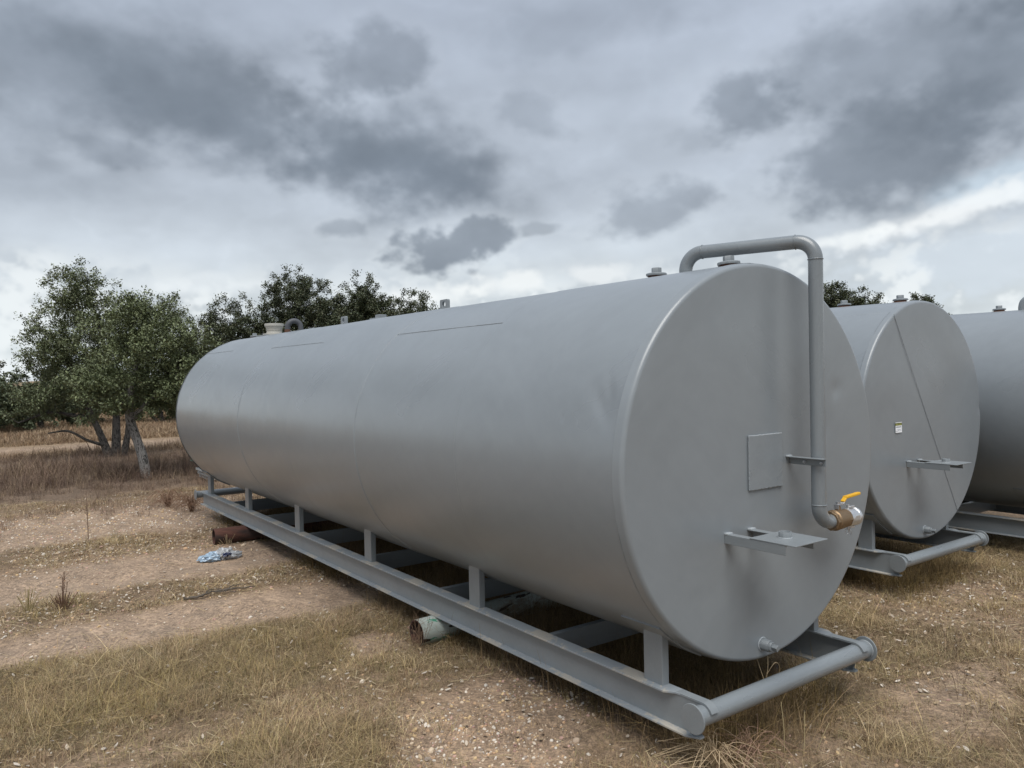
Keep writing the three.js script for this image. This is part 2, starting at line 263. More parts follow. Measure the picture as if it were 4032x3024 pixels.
// ---------------------------------------------------------------- tanks
const RAD = 1.22, AXIS = 1.67, LEN = 9.975, SEAMS = [-0.062, -1.68, -3.35, -5.05, -6.75, -8.45, -LEN + 0.062];
function shellGeo(seed, dents, nTheta) {
  const xs = new Set(); for (let x = -0.062; x > -LEN + 0.06; x -= 0.055) xs.add(x);
  for (const s of SEAMS) for (const d of [-0.012, -0.008, -0.004, 0, 0.004, 0.008, 0.012]) xs.add(s + d);
  for (const d of dents) for (let k = -6; k <= 6; k++) xs.add(d[0] + k * d[2] / 4);
  const X = [...xs].filter((x) => x <= -0.062 && x >= -LEN + 0.062).sort((a, b) => b - a), n = X.length;
  const pos = [], uv = [], idx = [];
  for (let i = 0; i < n; i++) {
    const x = X[i]; let course = 0; for (const s of SEAMS.slice(1, -1)) course += sstep(s + 0.003, s - 0.003, x);
    const lap = 0.0022 * Math.cos(Math.PI * course); let bead = 0, pinch = 0; for (const s of SEAMS) { bead += 0.0034 * Math.exp(-(((x - s) / 0.005) ** 2)); if (s > -LEN + 0.1 && s < -0.1) pinch -= 0.0028 * Math.exp(-(((x - s) / 0.09) ** 2)); }
    for (let j = 0; j <= nTheta; j++) {
      const th = -Math.PI / 2 + (j / nTheta) * 2 * Math.PI, cy = Math.sin(th), cz = Math.cos(th);
      let r = RAD + lap + bead * (0.7 + 0.6 * vn3(x * 3, th * 30, seed)) + pinch * (0.6 + 0.6 * vn3(x * 0.7, th * 2.5, seed + 2));
      r += 0.005 * fbm(x * 0.8 + seed, cy * 1.4, cz * 1.4, 2) + 0.0024 * fbm(x * 2.6, cy * 3.2 + seed, cz * 3.2, 2);
      for (const d of dents) { const a = (x - d[0]) / d[2], b = (th - R(d[1])) * RAD / d[3], q = a * Math.cos(d[5]) + b * Math.sin(d[5]), w = -a * Math.sin(d[5]) + b * Math.cos(d[5]); const e = q * q + w * w * (d[6] ?? 1); if (e < 9) r -= d[4] * Math.exp(-e); }
      pos.push(x, AXIS + cy * r, cz * r); uv.push(x / 2.2, th * RAD / 2.2);
    }
  }
  const m = nTheta + 1;
  for (let i = 0; i < n - 1; i++) for (let j = 0; j < nTheta; j++) { const a = i * m + j, b = a + 1, c = a + m, d = c + 1; idx.push(a, c, b, b, c, d); }
  const g = new THREE.BufferGeometry(); g.setAttribute('position', new THREE.Float32BufferAttribute(pos, 3)); g.setAttribute('uv', new THREE.Float32BufferAttribute(uv, 2)); g.setIndex(idx); g.computeVertexNormals();
  return g;
}
function splitCourses(g) {                           // one piece for each rolled plate between two ring seams
  const p = g.attributes.position, n = g.attributes.normal, u = g.attributes.uv, out = [], id = g.index.array;
  for (let k = 0; k < SEAMS.length - 1; k++) {
    const hi = SEAMS[k], lo = SEAMS[k + 1], map = new Map(), P = [], N = [], U = [], I = [];
    for (let i = 0; i < id.length; i += 3) {
      const mx = (p.getX(id[i]) + p.getX(id[i + 1]) + p.getX(id[i + 2])) / 3; if (mx > hi + (k ? 0 : 1) || mx <= lo - (k === SEAMS.length - 2 ? 1 : 0)) continue;
      for (let e = 0; e < 3; e++) { const v = id[i + e]; let w = map.get(v); if (w === undefined) { w = map.size; map.set(v, w); P.push(p.getX(v), p.getY(v), p.getZ(v)); N.push(n.getX(v), n.getY(v), n.getZ(v)); U.push(u.getX(v), u.getY(v)); } I.push(w); }
    }
    const q = new THREE.BufferGeometry(); q.setAttribute('position', new THREE.Float32BufferAttribute(P, 3)); q.setAttribute('normal', new THREE.Float32BufferAttribute(N, 3)); q.setAttribute('uv', new THREE.Float32BufferAttribute(U, 2)); q.setIndex(I); out.push(q);
  }
  return out;
}
function headGeo(seed, flip, dents = []) {           // flat head with a turned knuckle, outside towards +x
  const prof = []; const kr = 0.028, rf = RAD - kr - 0.001;
  for (let i = 0; i <= 34; i++) prof.push([rf * i / 34, 0]);
  for (let i = 1; i <= 8; i++) { const a = i / 8 * Math.PI / 2; prof.push([rf + kr * Math.sin(a), -kr + kr * Math.cos(a)]); }
  prof.push([RAD + 0.0015, -0.045], [RAD + 0.0050, -0.066]);
  const nT = 200, pos = [], uv = [], idx = [], m = nT + 1;
  for (const [r, x0] of prof) for (let j = 0; j <= nT; j++) {
    const th = -Math.PI / 2 + j / nT * 2 * Math.PI, y = r * Math.sin(th), z = r * Math.cos(th);
    let x = x0; const inner = sstep(RAD, RAD - 0.25, r);
    x += inner * (0.006 * fbm(y * 1.3 + seed, z * 1.3, seed, 2) + 0.002 * fbm(y * 3, z * 3 + seed, 1, 2));
    for (const d of dents) { const e = ((y - d[0]) ** 2 + (z - d[1]) ** 2) / (d[2] * d[2]); if (e < 9) x -= d[3] * Math.exp(-e); }
    pos.push(flip ? -x : x, AXIS + y, z); uv.push(z / 2.2, y / 2.2);
  }
  for (let i = 0; i < prof.length - 1; i++) for (let j = 0; j < nT; j++) { const a = i * m + j, b = a + 1, c = a + m, d = c + 1; if (flip) idx.push(a, b, c, b, d, c); else idx.push(a, c, b, b, c, d); }
  const g = new THREE.BufferGeometry(); g.setAttribute('position', new THREE.Float32BufferAttribute(pos, 3)); g.setAttribute('uv', new THREE.Float32BufferAttribute(uv, 2)); g.setIndex(idx); g.computeVertexNormals();
  return g;
}
function bead(a, b, r, seed, n = 40) {               // a hand-laid weld bead
  const pts = [], d = b.clone().sub(a); for (let i = 0; i <= n; i++) { const t = i / n; pts.push(a.clone().addScaledVector(d, t).add(V(vn3(t * 40, seed, 1), vn3(t * 40, seed, 5), vn3(t * 40, seed, 9)).multiplyScalar(r * 0.35))); }
  const g = new THREE.TubeGeometry(new THREE.CatmullRomCurve3(pts), n * 2, r, 6, false), p = g.attributes.position; return g;
}
function beadOnShell(x0, x1, deg, r, seed) { const a = R(deg), q = RAD + 0.001; return bead(V(x0, AXIS + Math.sin(a) * q, Math.cos(a) * q), V(x1, AXIS + Math.sin(a) * q, Math.cos(a) * q), r, seed, 60); }
function beamUv(g, s = 0.6) { const p = g.attributes.position, uv = new Float32Array(p.count * 2); for (let i = 0; i < p.count; i++) uv.set([p.getX(i) / s, (p.getZ(i) + p.getY(i)) / s], i * 2); g.setAttribute('uv', new THREE.BufferAttribute(uv, 2)); return g; }

const TOP = 0.42, BOT = 0.212, CZ = 0.77, EX = 0.139, EY = 0.351, FX = -10.38;
const POSTX = [...Array(6).keys()].map((i) => -0.304 - 1.9207 * i + 0.075);
const CROSSX = [-1.29, -2.8, -4.31, -5.82, -7.33, -8.84];
const skidParts = {};
{
  const arc = []; for (let i = 0; i <= 10; i++) { const a = R(88 - 66 * i / 10); arc.push([EX + 0.071 * Math.cos(a), EY + 0.071 * Math.sin(a)]); }
  const arcIn = arc.map(([x, y]) => { const dx = x - EX, dy = y - EY, k = 0.0595 / 0.071; return [EX + dx * k, EY + dy * k]; }).reverse();
  // narrow tongue of the top flange bent over the end pipe
  skidParts.tongue = extrude(poly([[-0.05, TOP], ...arc, ...arcIn, [-0.05, TOP - 0.011]]), 0.055, 0.001).translate(0, 0, -0.048);
  const fl = new THREE.Shape(); fl.moveTo(FX + 0.16, -0.051); fl.lineTo(-0.02, -0.051); fl.lineTo(-0.02, 0.008); fl.lineTo(-0.055, 0.012); fl.lineTo(-0.11, 0.051); fl.lineTo(FX + 0.16, 0.051); fl.closePath();
  skidParts.topFlange = extrude(fl, 0.009, 0.0012).rotateX(Math.PI / 2).translate(0, TOP - 0.001, 0);
  const fb = new THREE.Shape(); fb.moveTo(FX + 0.16, -0.051); fb.lineTo(0.06, -0.051); fb.lineTo(0.125, -0.02); fb.lineTo(0.125, 0.012); fb.lineTo(0.045, 0.051); fb.lineTo(FX + 0.16, 0.051); fb.closePath();
  skidParts.bottomFlange = extrude(fb, 0.009, 0.0012).rotateX(Math.PI / 2).translate(0, BOT + 0.01, 0);
  const web = new THREE.Shape(); web.moveTo(FX + 0.165, BOT + 0.009); web.lineTo(0.10, BOT + 0.009); web.lineTo(0.128, 0.29); for (let i = 0; i <= 8; i++) { const a = R(262 - 150 * i / 8); web.lineTo(EX + 0.058 * Math.cos(a), EY + 0.058 * Math.sin(a)); } web.lineTo(0.09, TOP - 0.010); web.lineTo(FX + 0.165, TOP - 0.010); web.closePath();
  skidParts.web = beamUv(extrude(web, 0.008).translate(0, 0, -0.004));
  beamUv(skidParts.topFlange, 0.9); beamUv(skidParts.bottomFlange, 0.9); beamUv(skidParts.tongue, 0.9);
  skidParts.capPlate = turned([[0, 0.005], [0.080, 0.005], [0.0825, 0.003], [0.0825, -0.003], [0.080, -0.005], [0, -0.005]], 'z', 40);
  skidParts.endPipe = bar(V(0, 0, -0.848), V(0, 0, 0.848), 0.057, 0.057, 40, true);
  skidParts.ring = new THREE.TorusGeometry(0.0575, 0.004, 6, 36);
}
// pad plate hugging the shell above a post
function padGeo(x0, x1, a0, a1) { const g = new THREE.CylinderGeometry(RAD + 0.011, RAD + 0.011, x1 - x0, 20, 1, true, 0, R(a1 - a0)), h = new THREE.CylinderGeometry(RAD - 0.004, RAD - 0.004, x1 - x0, 20, 1, true, 0, R(a1 - a0)); void h;
  const s = new THREE.Shape(), n = 16; for (let i = 0; i <= n; i++) { const a = R(mix(a0, a1, i / n)), q = RAD + 0.011; i ? s.lineTo(Math.cos(a) * q, Math.sin(a) * q) : s.moveTo(Math.cos(a) * q, Math.sin(a) * q); } for (let i = n; i >= 0; i--) { const a = R(mix(a0, a1, i / n)), q = RAD - 0.006; s.lineTo(Math.cos(a) * q, Math.sin(a) * q); } s.closePath();
  return extrude(s, x1 - x0, 0.0015).rotateY(-Math.PI / 2).translate(x1, AXIS, 0); }   // shape x -> +z

function addSkid(t, mat) {
  for (const s of [1, -1]) {
    const web = part('skid_beam', skidParts.web.clone().translate(0, 0, CZ * s), mat, t);
    const flip = (g) => { const c = g.clone(); if (s < 0) { c.scale(1, 1, -1); const p = c.attributes; for (let i = 0; i < p.position.count; i += 3) for (const k of Object.values(p)) for (let e = 0; e < k.itemSize; e++) { const a = k.array[(i + 1) * k.itemSize + e]; k.array[(i + 1) * k.itemSize + e] = k.array[(i + 2) * k.itemSize + e]; k.array[(i + 2) * k.itemSize + e] = a; } } return c.translate(0, 0, CZ * s); };
    part('top_flange', flip(skidParts.topFlange), M.flange, web); part('bottom_flange', flip(skidParts.bottomFlange), M.flange, web); part('flange_tongue', flip(skidParts.tongue), mat, web);
    for (const x of POSTX) part('post', box(0.15, 0.34, 0.056, x, TOP + 0.16, (CZ - 0.022) * s, 0.006), mat, t);
    for (const x of [POSTX[0] - 0.03, POSTX[5] + 0.0]) part('support_pad', s > 0 ? padGeo(x - 0.155, x + 0.155, -66, -46.5) : padGeo(x - 0.155, x + 0.155, -133.5, -114), mat, t);
  }
  for (const x of CROSSX) part('cross_member', merge([box(0.007, 0.165, 1.53, x + 0.02, 0.325, 0, 0.002), box(0.05, 0.008, 1.53, x, 0.404, 0, 0.002), box(0.05, 0.008, 1.53, x, 0.247, 0, 0.002)]), mat, t);
  for (const x of [EX, FX]) {
    const p = part('end_pipe', skidParts.endPipe.clone().translate(x, EY, 0), M.pipe, t);
    for (const s of [1, -1]) { part('end_cap', skidParts.capPlate.clone().translate(x, EY, 0.853 * s), mat, p); part('weld_ring', skidParts.ring.clone().translate(x, EY, 0.847 * s), M.weld, p); }
  }
}
function addBracket(t, mat) {            // shelf of two angles and a plate with a short pipe collar
  const b = part('bracket_plate', box(0.30, 0.007, 0.305, 0.328, 1.2765, 0.2475, 0.002), mat, t);
  for (const [z, s] of [[0.395, -1], [0.140, 1]]) part('bracket_angle', merge([box(0.415, 0.056, 0.006, 0.2075, 1.245, z, 0.002), box(0.415, 0.006, 0.045, 0.2075, 1.2695, z + s * 0.0255, 0.002)]), mat, b);
  for (const z of [0.395, 0.140]) part('weld_blob', box(0.03, 0.014, 0.05, 0.012, 1.273, z - 0.0 + (z > 0.3 ? -0.02 : 0.02), 0.005), M.weld, b);
  part('collar', turned([[0.030, 0.0], [0.036, 0.0], [0.036, 0.032], [0.035, 0.034], [0.030, 0.034], [0.029, 0.032], [0.029, 0.0]], 'y', 32).translate(0.305, 1.280, 0.245), mat, b);
  part('weld_bead', new THREE.TorusGeometry(0.037, 0.004, 5, 28).rotateX(Math.PI / 2).translate(0.305, 1.281, 0.245), M.weld, b);
}
function addDrain(t, mat, z = 0.058) {
  const d = part('drain_coupling', turned([[0, -0.01], [0.041, -0.01], [0.041, 0.0], [0.036, 0.006], [0.036, 0.056], [0.034, 0.060], [0, 0.060]], 'x', 28).translate(0, 0.547, z), mat, t);
  part('plug', turned([[0, 0.055], [0.030, 0.055], [0.030, 0.074], [0.028, 0.077], [0, 0.077]], 'x', 24).translate(0, 0.547, z), mat, d);
  part('plug_square', box(0.045, 0.031, 0.031, 0.09, 0, 0, 0.003).rotateX(0.5).translate(0, 0.547, z), mat, d);
  part('weld_bead', new THREE.TorusGeometry(0.040, 0.005, 6, 26).rotateY(Math.PI / 2).translate(0.002, 0.547, z), M.weld, d);
}
function addBung(t, x, mat, tilt = 0.03) {            // threaded top opening closed by a wide plug
  const y = AXIS + RAD;
  const n = part('bung', turned([[0, -0.02], [0.082, -0.02], [0.082, 0.002], [0.060, 0.008], [0.060, 0.022], [0, 0.022]], 'y', 24).translate(x, y, 0), M.rust, t);
  const c = part('bung_cap', turned([[0, 0.022], [0.072, 0.018], [0.075, 0.022], [0.075, 0.033], [0.069, 0.038], [0, 0.038]], 'y', 10).rotateZ(tilt).translate(x, y, 0), mat, n);
  void c; part('plug_head', turned([[0, 0.038], [0.036, 0.038], [0.036, 0.073], [0.034, 0.076], [0, 0.076]], 'y', 6).rotateZ(tilt).translate(x, y, 0), mat, n);
}
function addLug(t, x, mat) {
  const s = new THREE.Shape(); s.moveTo(-0.075, -0.03); s.lineTo(0.075, -0.03); s.lineTo(0.075, 0.085); s.quadraticCurveTo(0.075, 0.105, 0.055, 0.105); s.lineTo(-0.055, 0.105); s.quadraticCurveTo(-0.075, 0.105, -0.075, 0.085); s.closePath();
  const h = new THREE.Path(); h.absellipse(0, 0.055, 0.034, 0.034, 0, Math.PI * 2, true); s.holes.push(h);
  part('lifting_lug', extrude(s, 0.026, 0.001).translate(x, AXIS + RAD, -0.013), mat, t);
}
function tank(label, pos, { seed, dents = [], headDents = [], nTheta = 220, mat = M.shell }) {
  const t = thing('storage_tank', label, 'storage tank', pos, 'cylindrical fuel tanks on skids');
  for (const g of splitCourses(shellGeo(seed, dents, nTheta))) part('shell_plate', g, mat, t); part('head', headGeo(seed, false, headDents), mat, t); const far = part('head', headGeo(seed + 4, true), mat, t); far.position.x = -LEN;
  addSkid(t, M.steel); addBracket(t, M.steel); addDrain(t, M.steel);
  return t;
}
// --- the first tank: filler pipe, valve, patches
const t1 = tank('grey tank with tall riser pipe and brass valve on its flat end', [0, 0, 0], {
  seed: 1.5, nTheta: 400,
  dents: [[-0.215, 18.3, 0.05, 0.05, 0.010, 0.7, 0.12], [-0.17, 21.5, 0.035, 0.06, 0.008, 0.7, 0.2], [-0.19, 17, 0.16, 0.16, 0.006, 0], [-0.52, 14.6, 0.018, 0.018, 0.003, 0], [-5.75, 20, 0.12, 0.3, 0.006, 0.4], [-5.95, 26, 0.06, 0.25, 0.004, 0.3], [-1.3, 43, 0.12, 0.05, 0.004, 0.8, 0.3], [-0.75, 33, 0.03, 0.09, 0.003, 0.5], [-6.35, -13.5, 0.02, 0.02, 0.003, 0], [-2.6, 5, 0.4, 0.5, 0.004, 0], [-4.3, 20, 0.35, 0.5, 0.004, 0], [-7.4, 8, 0.3, 0.5, 0.004, 0]],
  headDents: [[0.42, -0.78, 0.05, 0.006], [0.15, -0.62, 0.10, 0.004]],
});
{
  for (const [a, b, d, k] of [[-3.345, -1.685, 50.7, 1], [-6.745, -5.055, 50.8, 3], [-9.90, -8.455, 52.5, 5]]) part('weld_seam', beadOnShell(a, b, d, 0.0021, a), M.weld, t1.children[k]);
  for (const x of [-0.885, -0.253]) addBung(t1, x, M.steel, x < -0.5 ? 0.0 : 0.05);
  addLug(t1, -3.79, M.steel); addLug(t1, -6.26, M.steel);
  // low square cover, small plug, vent collar, return-bend vent
  const y = AXIS + RAD;
  part('square_cover', merge([box(0.20, 0.05, 0.20, -5.23, y - 0.01, 0, 0.006), box(0.10, 0.04, 0.10, -5.23, y + 0.035, 0, 0.006)]), M.steel, t1);
  addBung(t1, -9.82, M.steel);
  const vent = part('vent_collar', turned([[0, -0.02], [0.17, -0.02], [0.17, 0.022], [0.118, 0.03], [0.112, 0.05], [0.114, 0.09], [0.134, 0.135], [0.143, 0.14], [0.143, 0.172], [0.132, 0.176], [0.10, 0.176], [0.10, 0.15], [0, 0.15]], 'y', 36).translate(-8.88, y, 0), M.cream, t1);
  part('collar_band', new THREE.TorusGeometry(0.114, 0.006, 6, 36).rotateX(Math.PI / 2).translate(-8.88, y + 0.078, 0), M.cream, vent);
  part('collar_flange', box(0.42, 0.02, 0.42, -8.88, y - 0.01, 0, 0.004), M.steel, vent);
  const gp = [V(-8.05, y - 0.04, 0.09), V(-8.05, y + 0.05, 0.09)]; for (let i = 1; i < 12; i++) { const a = Math.PI * i / 12; gp.push(V(-8.05 + 0.05 * i / 12, y + 0.075 + 0.09 * Math.sin(a), 0.09 * Math.cos(a))); } gp.push(V(-8.0, y + 0.05, -0.09), V(-8.0, y - 0.03, -0.09));
  const goose = part('return_bend_vent', new THREE.TubeGeometry(new THREE.CatmullRomCurve3(gp), 60, 0.037, 16, false), M.dark, t1);
  part('bend_stub', bar(V(-8.05, y - 0.03, 0.09), V(-8.05, y + 0.04, 0.09), 0.044, 0.044, 16), M.rust, goose);
  // riser: up from the crown, over the end, down in front of the head
  const rx = 0.17, rz = -0.297, r = 0.0445, ry = 3.03;
  const hv = V(rx + 0.615, 0, rz).normalize(), el = 0.118, pts = new THREE.CurvePath();
  const bend = (p, d0, d1) => { const a = p.clone().addScaledVector(d0, -el), b = p.clone().addScaledVector(d1, el); const k = 0.5523; return new THREE.CubicBezierCurve3(a, a.clone().addScaledVector(d0, el * k), b.clone().addScaledVector(d1, -el * k), b); };
  const P0 = V(-0.615, 2.86, 0), P1 = V(-0.615, ry, 0), P2 = V(rx, ry, rz), P3 = V(rx, 1.268, rz), UP = V(0, 1, 0), DN = V(0, -1, 0), OUT = V(0, 0, -1);
  const b1 = bend(P1, UP, hv), b2 = bend(P2, hv, DN), b3 = bend(P3, DN, OUT);
  const c = (q) => q.getPoint(0), e = (q) => q.getPoint(1), end = P3.clone().addScaledVector(OUT, 0.165);
  const tube = (cv, n) => new THREE.TubeGeometry(cv, n, r, 24, false);
  const ln = (a, b) => bar(a, b, r - 0.0004, r - 0.0004, 24, true);
  const riser = part('riser_pipe', merge([ln(P0, c(b1)), tube(b1, 16), ln(e(b1), c(b2)), tube(b2, 16), ln(e(b2), c(b3)), tube(b3, 16), ln(e(b3), end)]), M.pipe, t1);
  for (const [p, d] of [[e(b1), hv], [c(b2), hv], [e(b2), UP], [c(b3), UP], [V(-0.615, 2.893, 0), UP]]) { const g = new THREE.TorusGeometry(r + 0.0005, 0.0035, 6, 30); g.applyQuaternion(new THREE.Quaternion().setFromUnitVectors(V(0, 0, 1), d)); part('weld_ring', g.translate(p.x, p.y, p.z), M.pipe, riser); }
  // clamp arm with two bolts
  const cl = part('clamp_arm', merge([box(0.255, 0.006, 0.04, 0.1275, 1.681, rz + r + 0.024, 0.002), box(0.255, 0.046, 0.006, 0.1275, 1.657, rz + r + 0.0045, 0.002)]), M.steel, t1);
  for (const x of [rx - 0.058, rx + 0.058]) part('u_bolt', merge([bar(V(x, 1.655, rz + r - 0.02), V(x, 1.655, rz + r + 0.028), 0.005), bar(V(x, 1.655, rz + r + 0.008), V(x, 1.655, rz + r + 0.018), 0.010, 0.010, 6)]), M.zinc, cl);
  part('weld_blob', box(0.02, 0.014, 0.05, 0.008, 1.684, rz + r + 0.022, 0.005), M.weld, cl);
  // ball valve, its axis running away from the pipe end along -z
  const v0 = P3.z - 0.135, at = (g) => g.translate(rx, P3.y, v0);
  const valve = part('ball_valve', at(merge([turned([[0.044, 0.01], [0.055, 0.01], [0.066, 0.022], [0.066, 0.036], [0.064, 0.05], [0.063, 0.085], [0.060, 0.115], [0.058, 0.135], [0.044, 0.15]], '-z', 36), turned([[0.045, -0.012], [0.060, -0.012], [0.062, -0.010], [0.062, 0.014], [0.05, 0.02]], '-z', 8), turned([[0.040, 0.115], [0.0605, 0.118], [0.0605, 0.150], [0.058, 0.153], [0.04, 0.153]], '-z', 8)])), M.brass, t1, 'brass ball valve with a yellow lever');
  part('valve_stem', at(merge([bar(V(0, 0.05, -0.075), V(0, 0.082, -0.075), 0.02, 0.017, 14), bar(V(0, 0.08, -0.075), V(0, 0.098, -0.075), 0.012, 0.012, 10)])), M.brass, valve);
  part('lever_plate', at(merge([box(0.034, 0.005, 0.07, 0, 0.095, -0.088, 0.001), box(0.034, 0.03, 0.005, 0, 0.083, -0.056, 0.001), bar(V(0, 0.097, -0.075), V(0, 0.112, -0.075), 0.014, 0.014, 6), box(0.026, 0.004, 0.05, 0, 0, 0, 0.001).rotateX(0.85).translate(0, 0.111, -0.132)])), M.zinc, valve);
  const lev = new THREE.Shape(); lev.moveTo(-0.012, 0); lev.lineTo(0.012, 0); lev.lineTo(0.012, 0.15); lev.quadraticCurveTo(0.012, 0.164, 0, 0.165); lev.quadraticCurveTo(-0.012, 0.164, -0.012, 0.15); lev.closePath();
  const slot = new THREE.Path(); slot.moveTo(-0.004, 0.10); slot.lineTo(-0.004, 0.138); slot.lineTo(0.004, 0.138); slot.lineTo(0.004, 0.10); slot.closePath(); lev.holes.push(slot);
  part('lever_grip', at(merge([extrude(lev, 0.010, 0.003).rotateX(-Math.PI / 2 + 0.06).translate(0, 0.128, -0.155), box(0.028, 0.012, 0.045, 0, 0, 0, 0.003).rotateX(0.62).translate(0, 0.121, -0.143)])), M.yellow, valve);
  const cam = part('coupling', at(turned([[0.040, 0.150], [0.058, 0.153], [0.060, 0.16], [0.060, 0.178], [0.057, 0.182], [0.056, 0.235], [0.060, 0.240], [0.060, 0.258], [0.056, 0.262], [0.046, 0.262], [0.046, 0.16]], '-z', 36)), M.alum, t1, 'silver hose coupling');
  for (const s of [1, -1]) part('coupling_arm', at(merge([box(0.02, 0.012, 0.07, 0.0, -0.066 * s, -0.215, 0.003), box(0.016, 0.03, 0.016, 0.0, -0.068 * s, -0.185, 0.003), bar(V(-0.016, -0.066 * s, -0.19), V(0.016, -0.066 * s, -0.19), 0.005, 0.005, 8)])), M.alum, cam);
  part('pull_ring', at(new THREE.TorusGeometry(0.014, 0.0018, 5, 16).rotateY(1.1).translate(0.008, -0.088, -0.158)), M.zinc, cam);
  part('pull_ring', at(new THREE.TorusGeometry(0.012, 0.0018, 5, 16).scale(0.5, 1.5, 1).rotateX(0.3).translate(0.012, -0.092, -0.19)), M.zinc, cam);
  // welded patch plate on the head
  const pl = part('patch_plate', box(0.014, 0.325, 0.325, 0.005, 1.67, 0.008, 0.002), M.shell, t1);
  for (const [a, b, m] of [[V(0.008, 1.834, 0.172), V(0.008, 1.834, -0.156), M.weld], [V(0.008, 1.507, 0.172), V(0.008, 1.507, -0.156), M.shell], [V(0.008, 1.507, 0.171), V(0.008, 1.834, 0.171), M.shell], [V(0.008, 1.507, -0.155), V(0.008, 1.834, -0.155), M.shell]]) part('weld_bead', bead(a, b, 0.0042, a.y + a.z), m, pl);
}
// --- the second tank: diagonal head seam and a sticker
const t2 = tank('grey tank with diagonal seam and small sticker on its flat end', [-1.017, 0.007, -4.038], { seed: 6.2, nTheta: 200, mat: M.shell2, headDents: [[0.2, -0.6, 0.3, 0.006], [0.75, 0.0, 0.35, 0.008], [-0.5, 0.1, 0.3, 0.006], [0.08, -1.19, 0.05, 0.01]] });
{
  const h = t2.children[6], s = t2.children[0];
  part('weld_seam', bead(V(0.004, 2.74 - 0.007, 0.613), V(0.004, 0.665, -0.64), 0.0026, 3, 80), M.weld, h);
  part('weld_seam', beadOnShell(-1.67, -0.07, 62.5, 0.003, 2), M.weld, s);
  for (const x of [-0.885, -0.253]) addBung(t2, x, M.steel);
  addLug(t2, -3.79, M.steel);
  const cv = document.createElement('canvas'); cv.width = 240; cv.height = 200; const k = cv.getContext('2d');
  k.fillStyle = '#eef1f4'; k.fillRect(0, 0, 240, 200); k.fillStyle = '#7f7f38'; k.fillRect(0, 12, 240, 52); k.fillStyle = '#5c5f26'; k.fillRect(0, 14, 240, 12); k.fillStyle = '#8f9150'; k.fillRect(20, 34, 60, 16); k.fillRect(150, 34, 70, 16);
  k.fillStyle = '#7b818b'; k.fillRect(22, 78, 190, 6); k.fillRect(16, 90, 200, 12); k.fillRect(50, 140, 150, 6); k.fillRect(80, 150, 80, 5); k.fillRect(6, 164, 130, 4); k.fillRect(30, 172, 50, 5); k.fillRect(165, 162, 50, 5);
  const tex = new THREE.CanvasTexture(cv); tex.colorSpace = THREE.SRGBColorSpace;
  part('sticker', new THREE.BoxGeometry(0.118, 0.102, 0.001).rotateY(Math.PI / 2).translate(0.006, 1.622, 0.553), new THREE.MeshStandardMaterial({ map: tex, roughness: 0.5 }), t2, 'white printed sticker with an olive band');
}
// --- the third tank: seen from the side
const t3 = tank('dull grey tank behind the tank that has the sticker', [-0.55, 0, -6.76], { seed: 9.7, nTheta: 160, mat: M.shell2, dents: [[-1.2, 3, 0.2, 0.3, 0.006, 0.5], [-0.9, 12, 0.3, 0.2, 0.006, 0.2]] });
{
  for (const x of [-0.885, -0.253]) addBung(t3, x, M.steel);
  const y = AXIS + RAD, pts = [V(-0.62, y - 0.04, 0), V(-0.62, y + 0.05, 0), V(-0.60, y + 0.11, -0.01), V(-0.54, y + 0.138, -0.03), V(-0.40, y + 0.14, -0.08), V(0.06, y + 0.14, -0.25), V(0.13, y + 0.12, -0.28), V(0.17, y + 0.04, -0.297), V(0.17, 2.0, -0.297), V(0.17, 1.4, -0.297), V(0.17, 1.3, -0.31), V(0.17, 1.268, -0.36), V(0.17, 1.268, -0.45)];
  part('riser_pipe', pathTube(pts, 0.0445, 18, 120), M.pipe, t3);
}

// ---------------------------------------------------------------- pipes under the skids
function pipeThing(name, label, mat, a, b, r, group) {
  const L = b.clone().sub(a), len = L.length(), t = thing(name, label, 'pipe', [a.x, a.y, a.z], group);
  const g = new THREE.CylinderGeometry(r, r, len, 40, 8, true), gi = new THREE.CylinderGeometry(r - 0.011, r - 0.011, len, 40, 1, true), ring = [new THREE.RingGeometry(r - 0.011, r, 40), new THREE.RingGeometry(r - 0.011, r, 40)];
  for (const q of [g, gi]) q.translate(0, len / 2, 0); ring[0].rotateX(Math.PI / 2); ring[1].rotateX(-Math.PI / 2).translate(0, len, 0);
  const Q = new THREE.Quaternion().setFromUnitVectors(V(0, 1, 0), L.normalize());
  const uvs = g.attributes.uv; for (let i = 0; i < uvs.count; i++) { const u = uvs.getX(i), v = uvs.getY(i); uvs.setXY(i, v * len / 2, u * 1.0); }
  part('outer_wall', g.applyQuaternion(Q), mat, t); part('bore', gi.applyQuaternion(Q), M.rustPipe, t); part('cut_rim', merge(ring).applyQuaternion(Q), M.rustPipe, t);
  return t;
}
pipeThing('support_pipe', 'white painted pipe with green marks lying under the skid', M.whitePipe, V(-2.72, 0.103, 0.985), V(-2.86, 0.103, -1.15), 0.109);
pipeThing('support_pipe', 'rusty brown pipe lying under the skid behind plastic bag', M.rustPipe, V(-7.93, 0.103, 1.225), V(-7.75, 0.103, -1.2), 0.109);
pipeThing('support_pipe', 'rusty pipe in shadow under the tank that has the sticker', M.rustPipe, V(-3.9, 0.110, -3.0), V(-3.9, 0.110, -5.05), 0.109);
pipeThing('support_pipe', 'rusty pipe far back under the tank that has the sticker', M.rustPipe, V(-8.9, 0.110, -3.0), V(-8.9, 0.110, -5.05), 0.109);
pipeThing('support_pipe', 'rusty pipe in shadow under the dull side-on tank', M.rustPipe, V(-3.4, 0.104, -5.8), V(-3.4, 0.104, -7.8), 0.109);
pipeThing('support_pipe', 'rusty pipe far back under the dull side-on tank', M.rustPipe, V(-8.4, 0.104, -5.8), V(-8.4, 0.104, -7.8), 0.109);

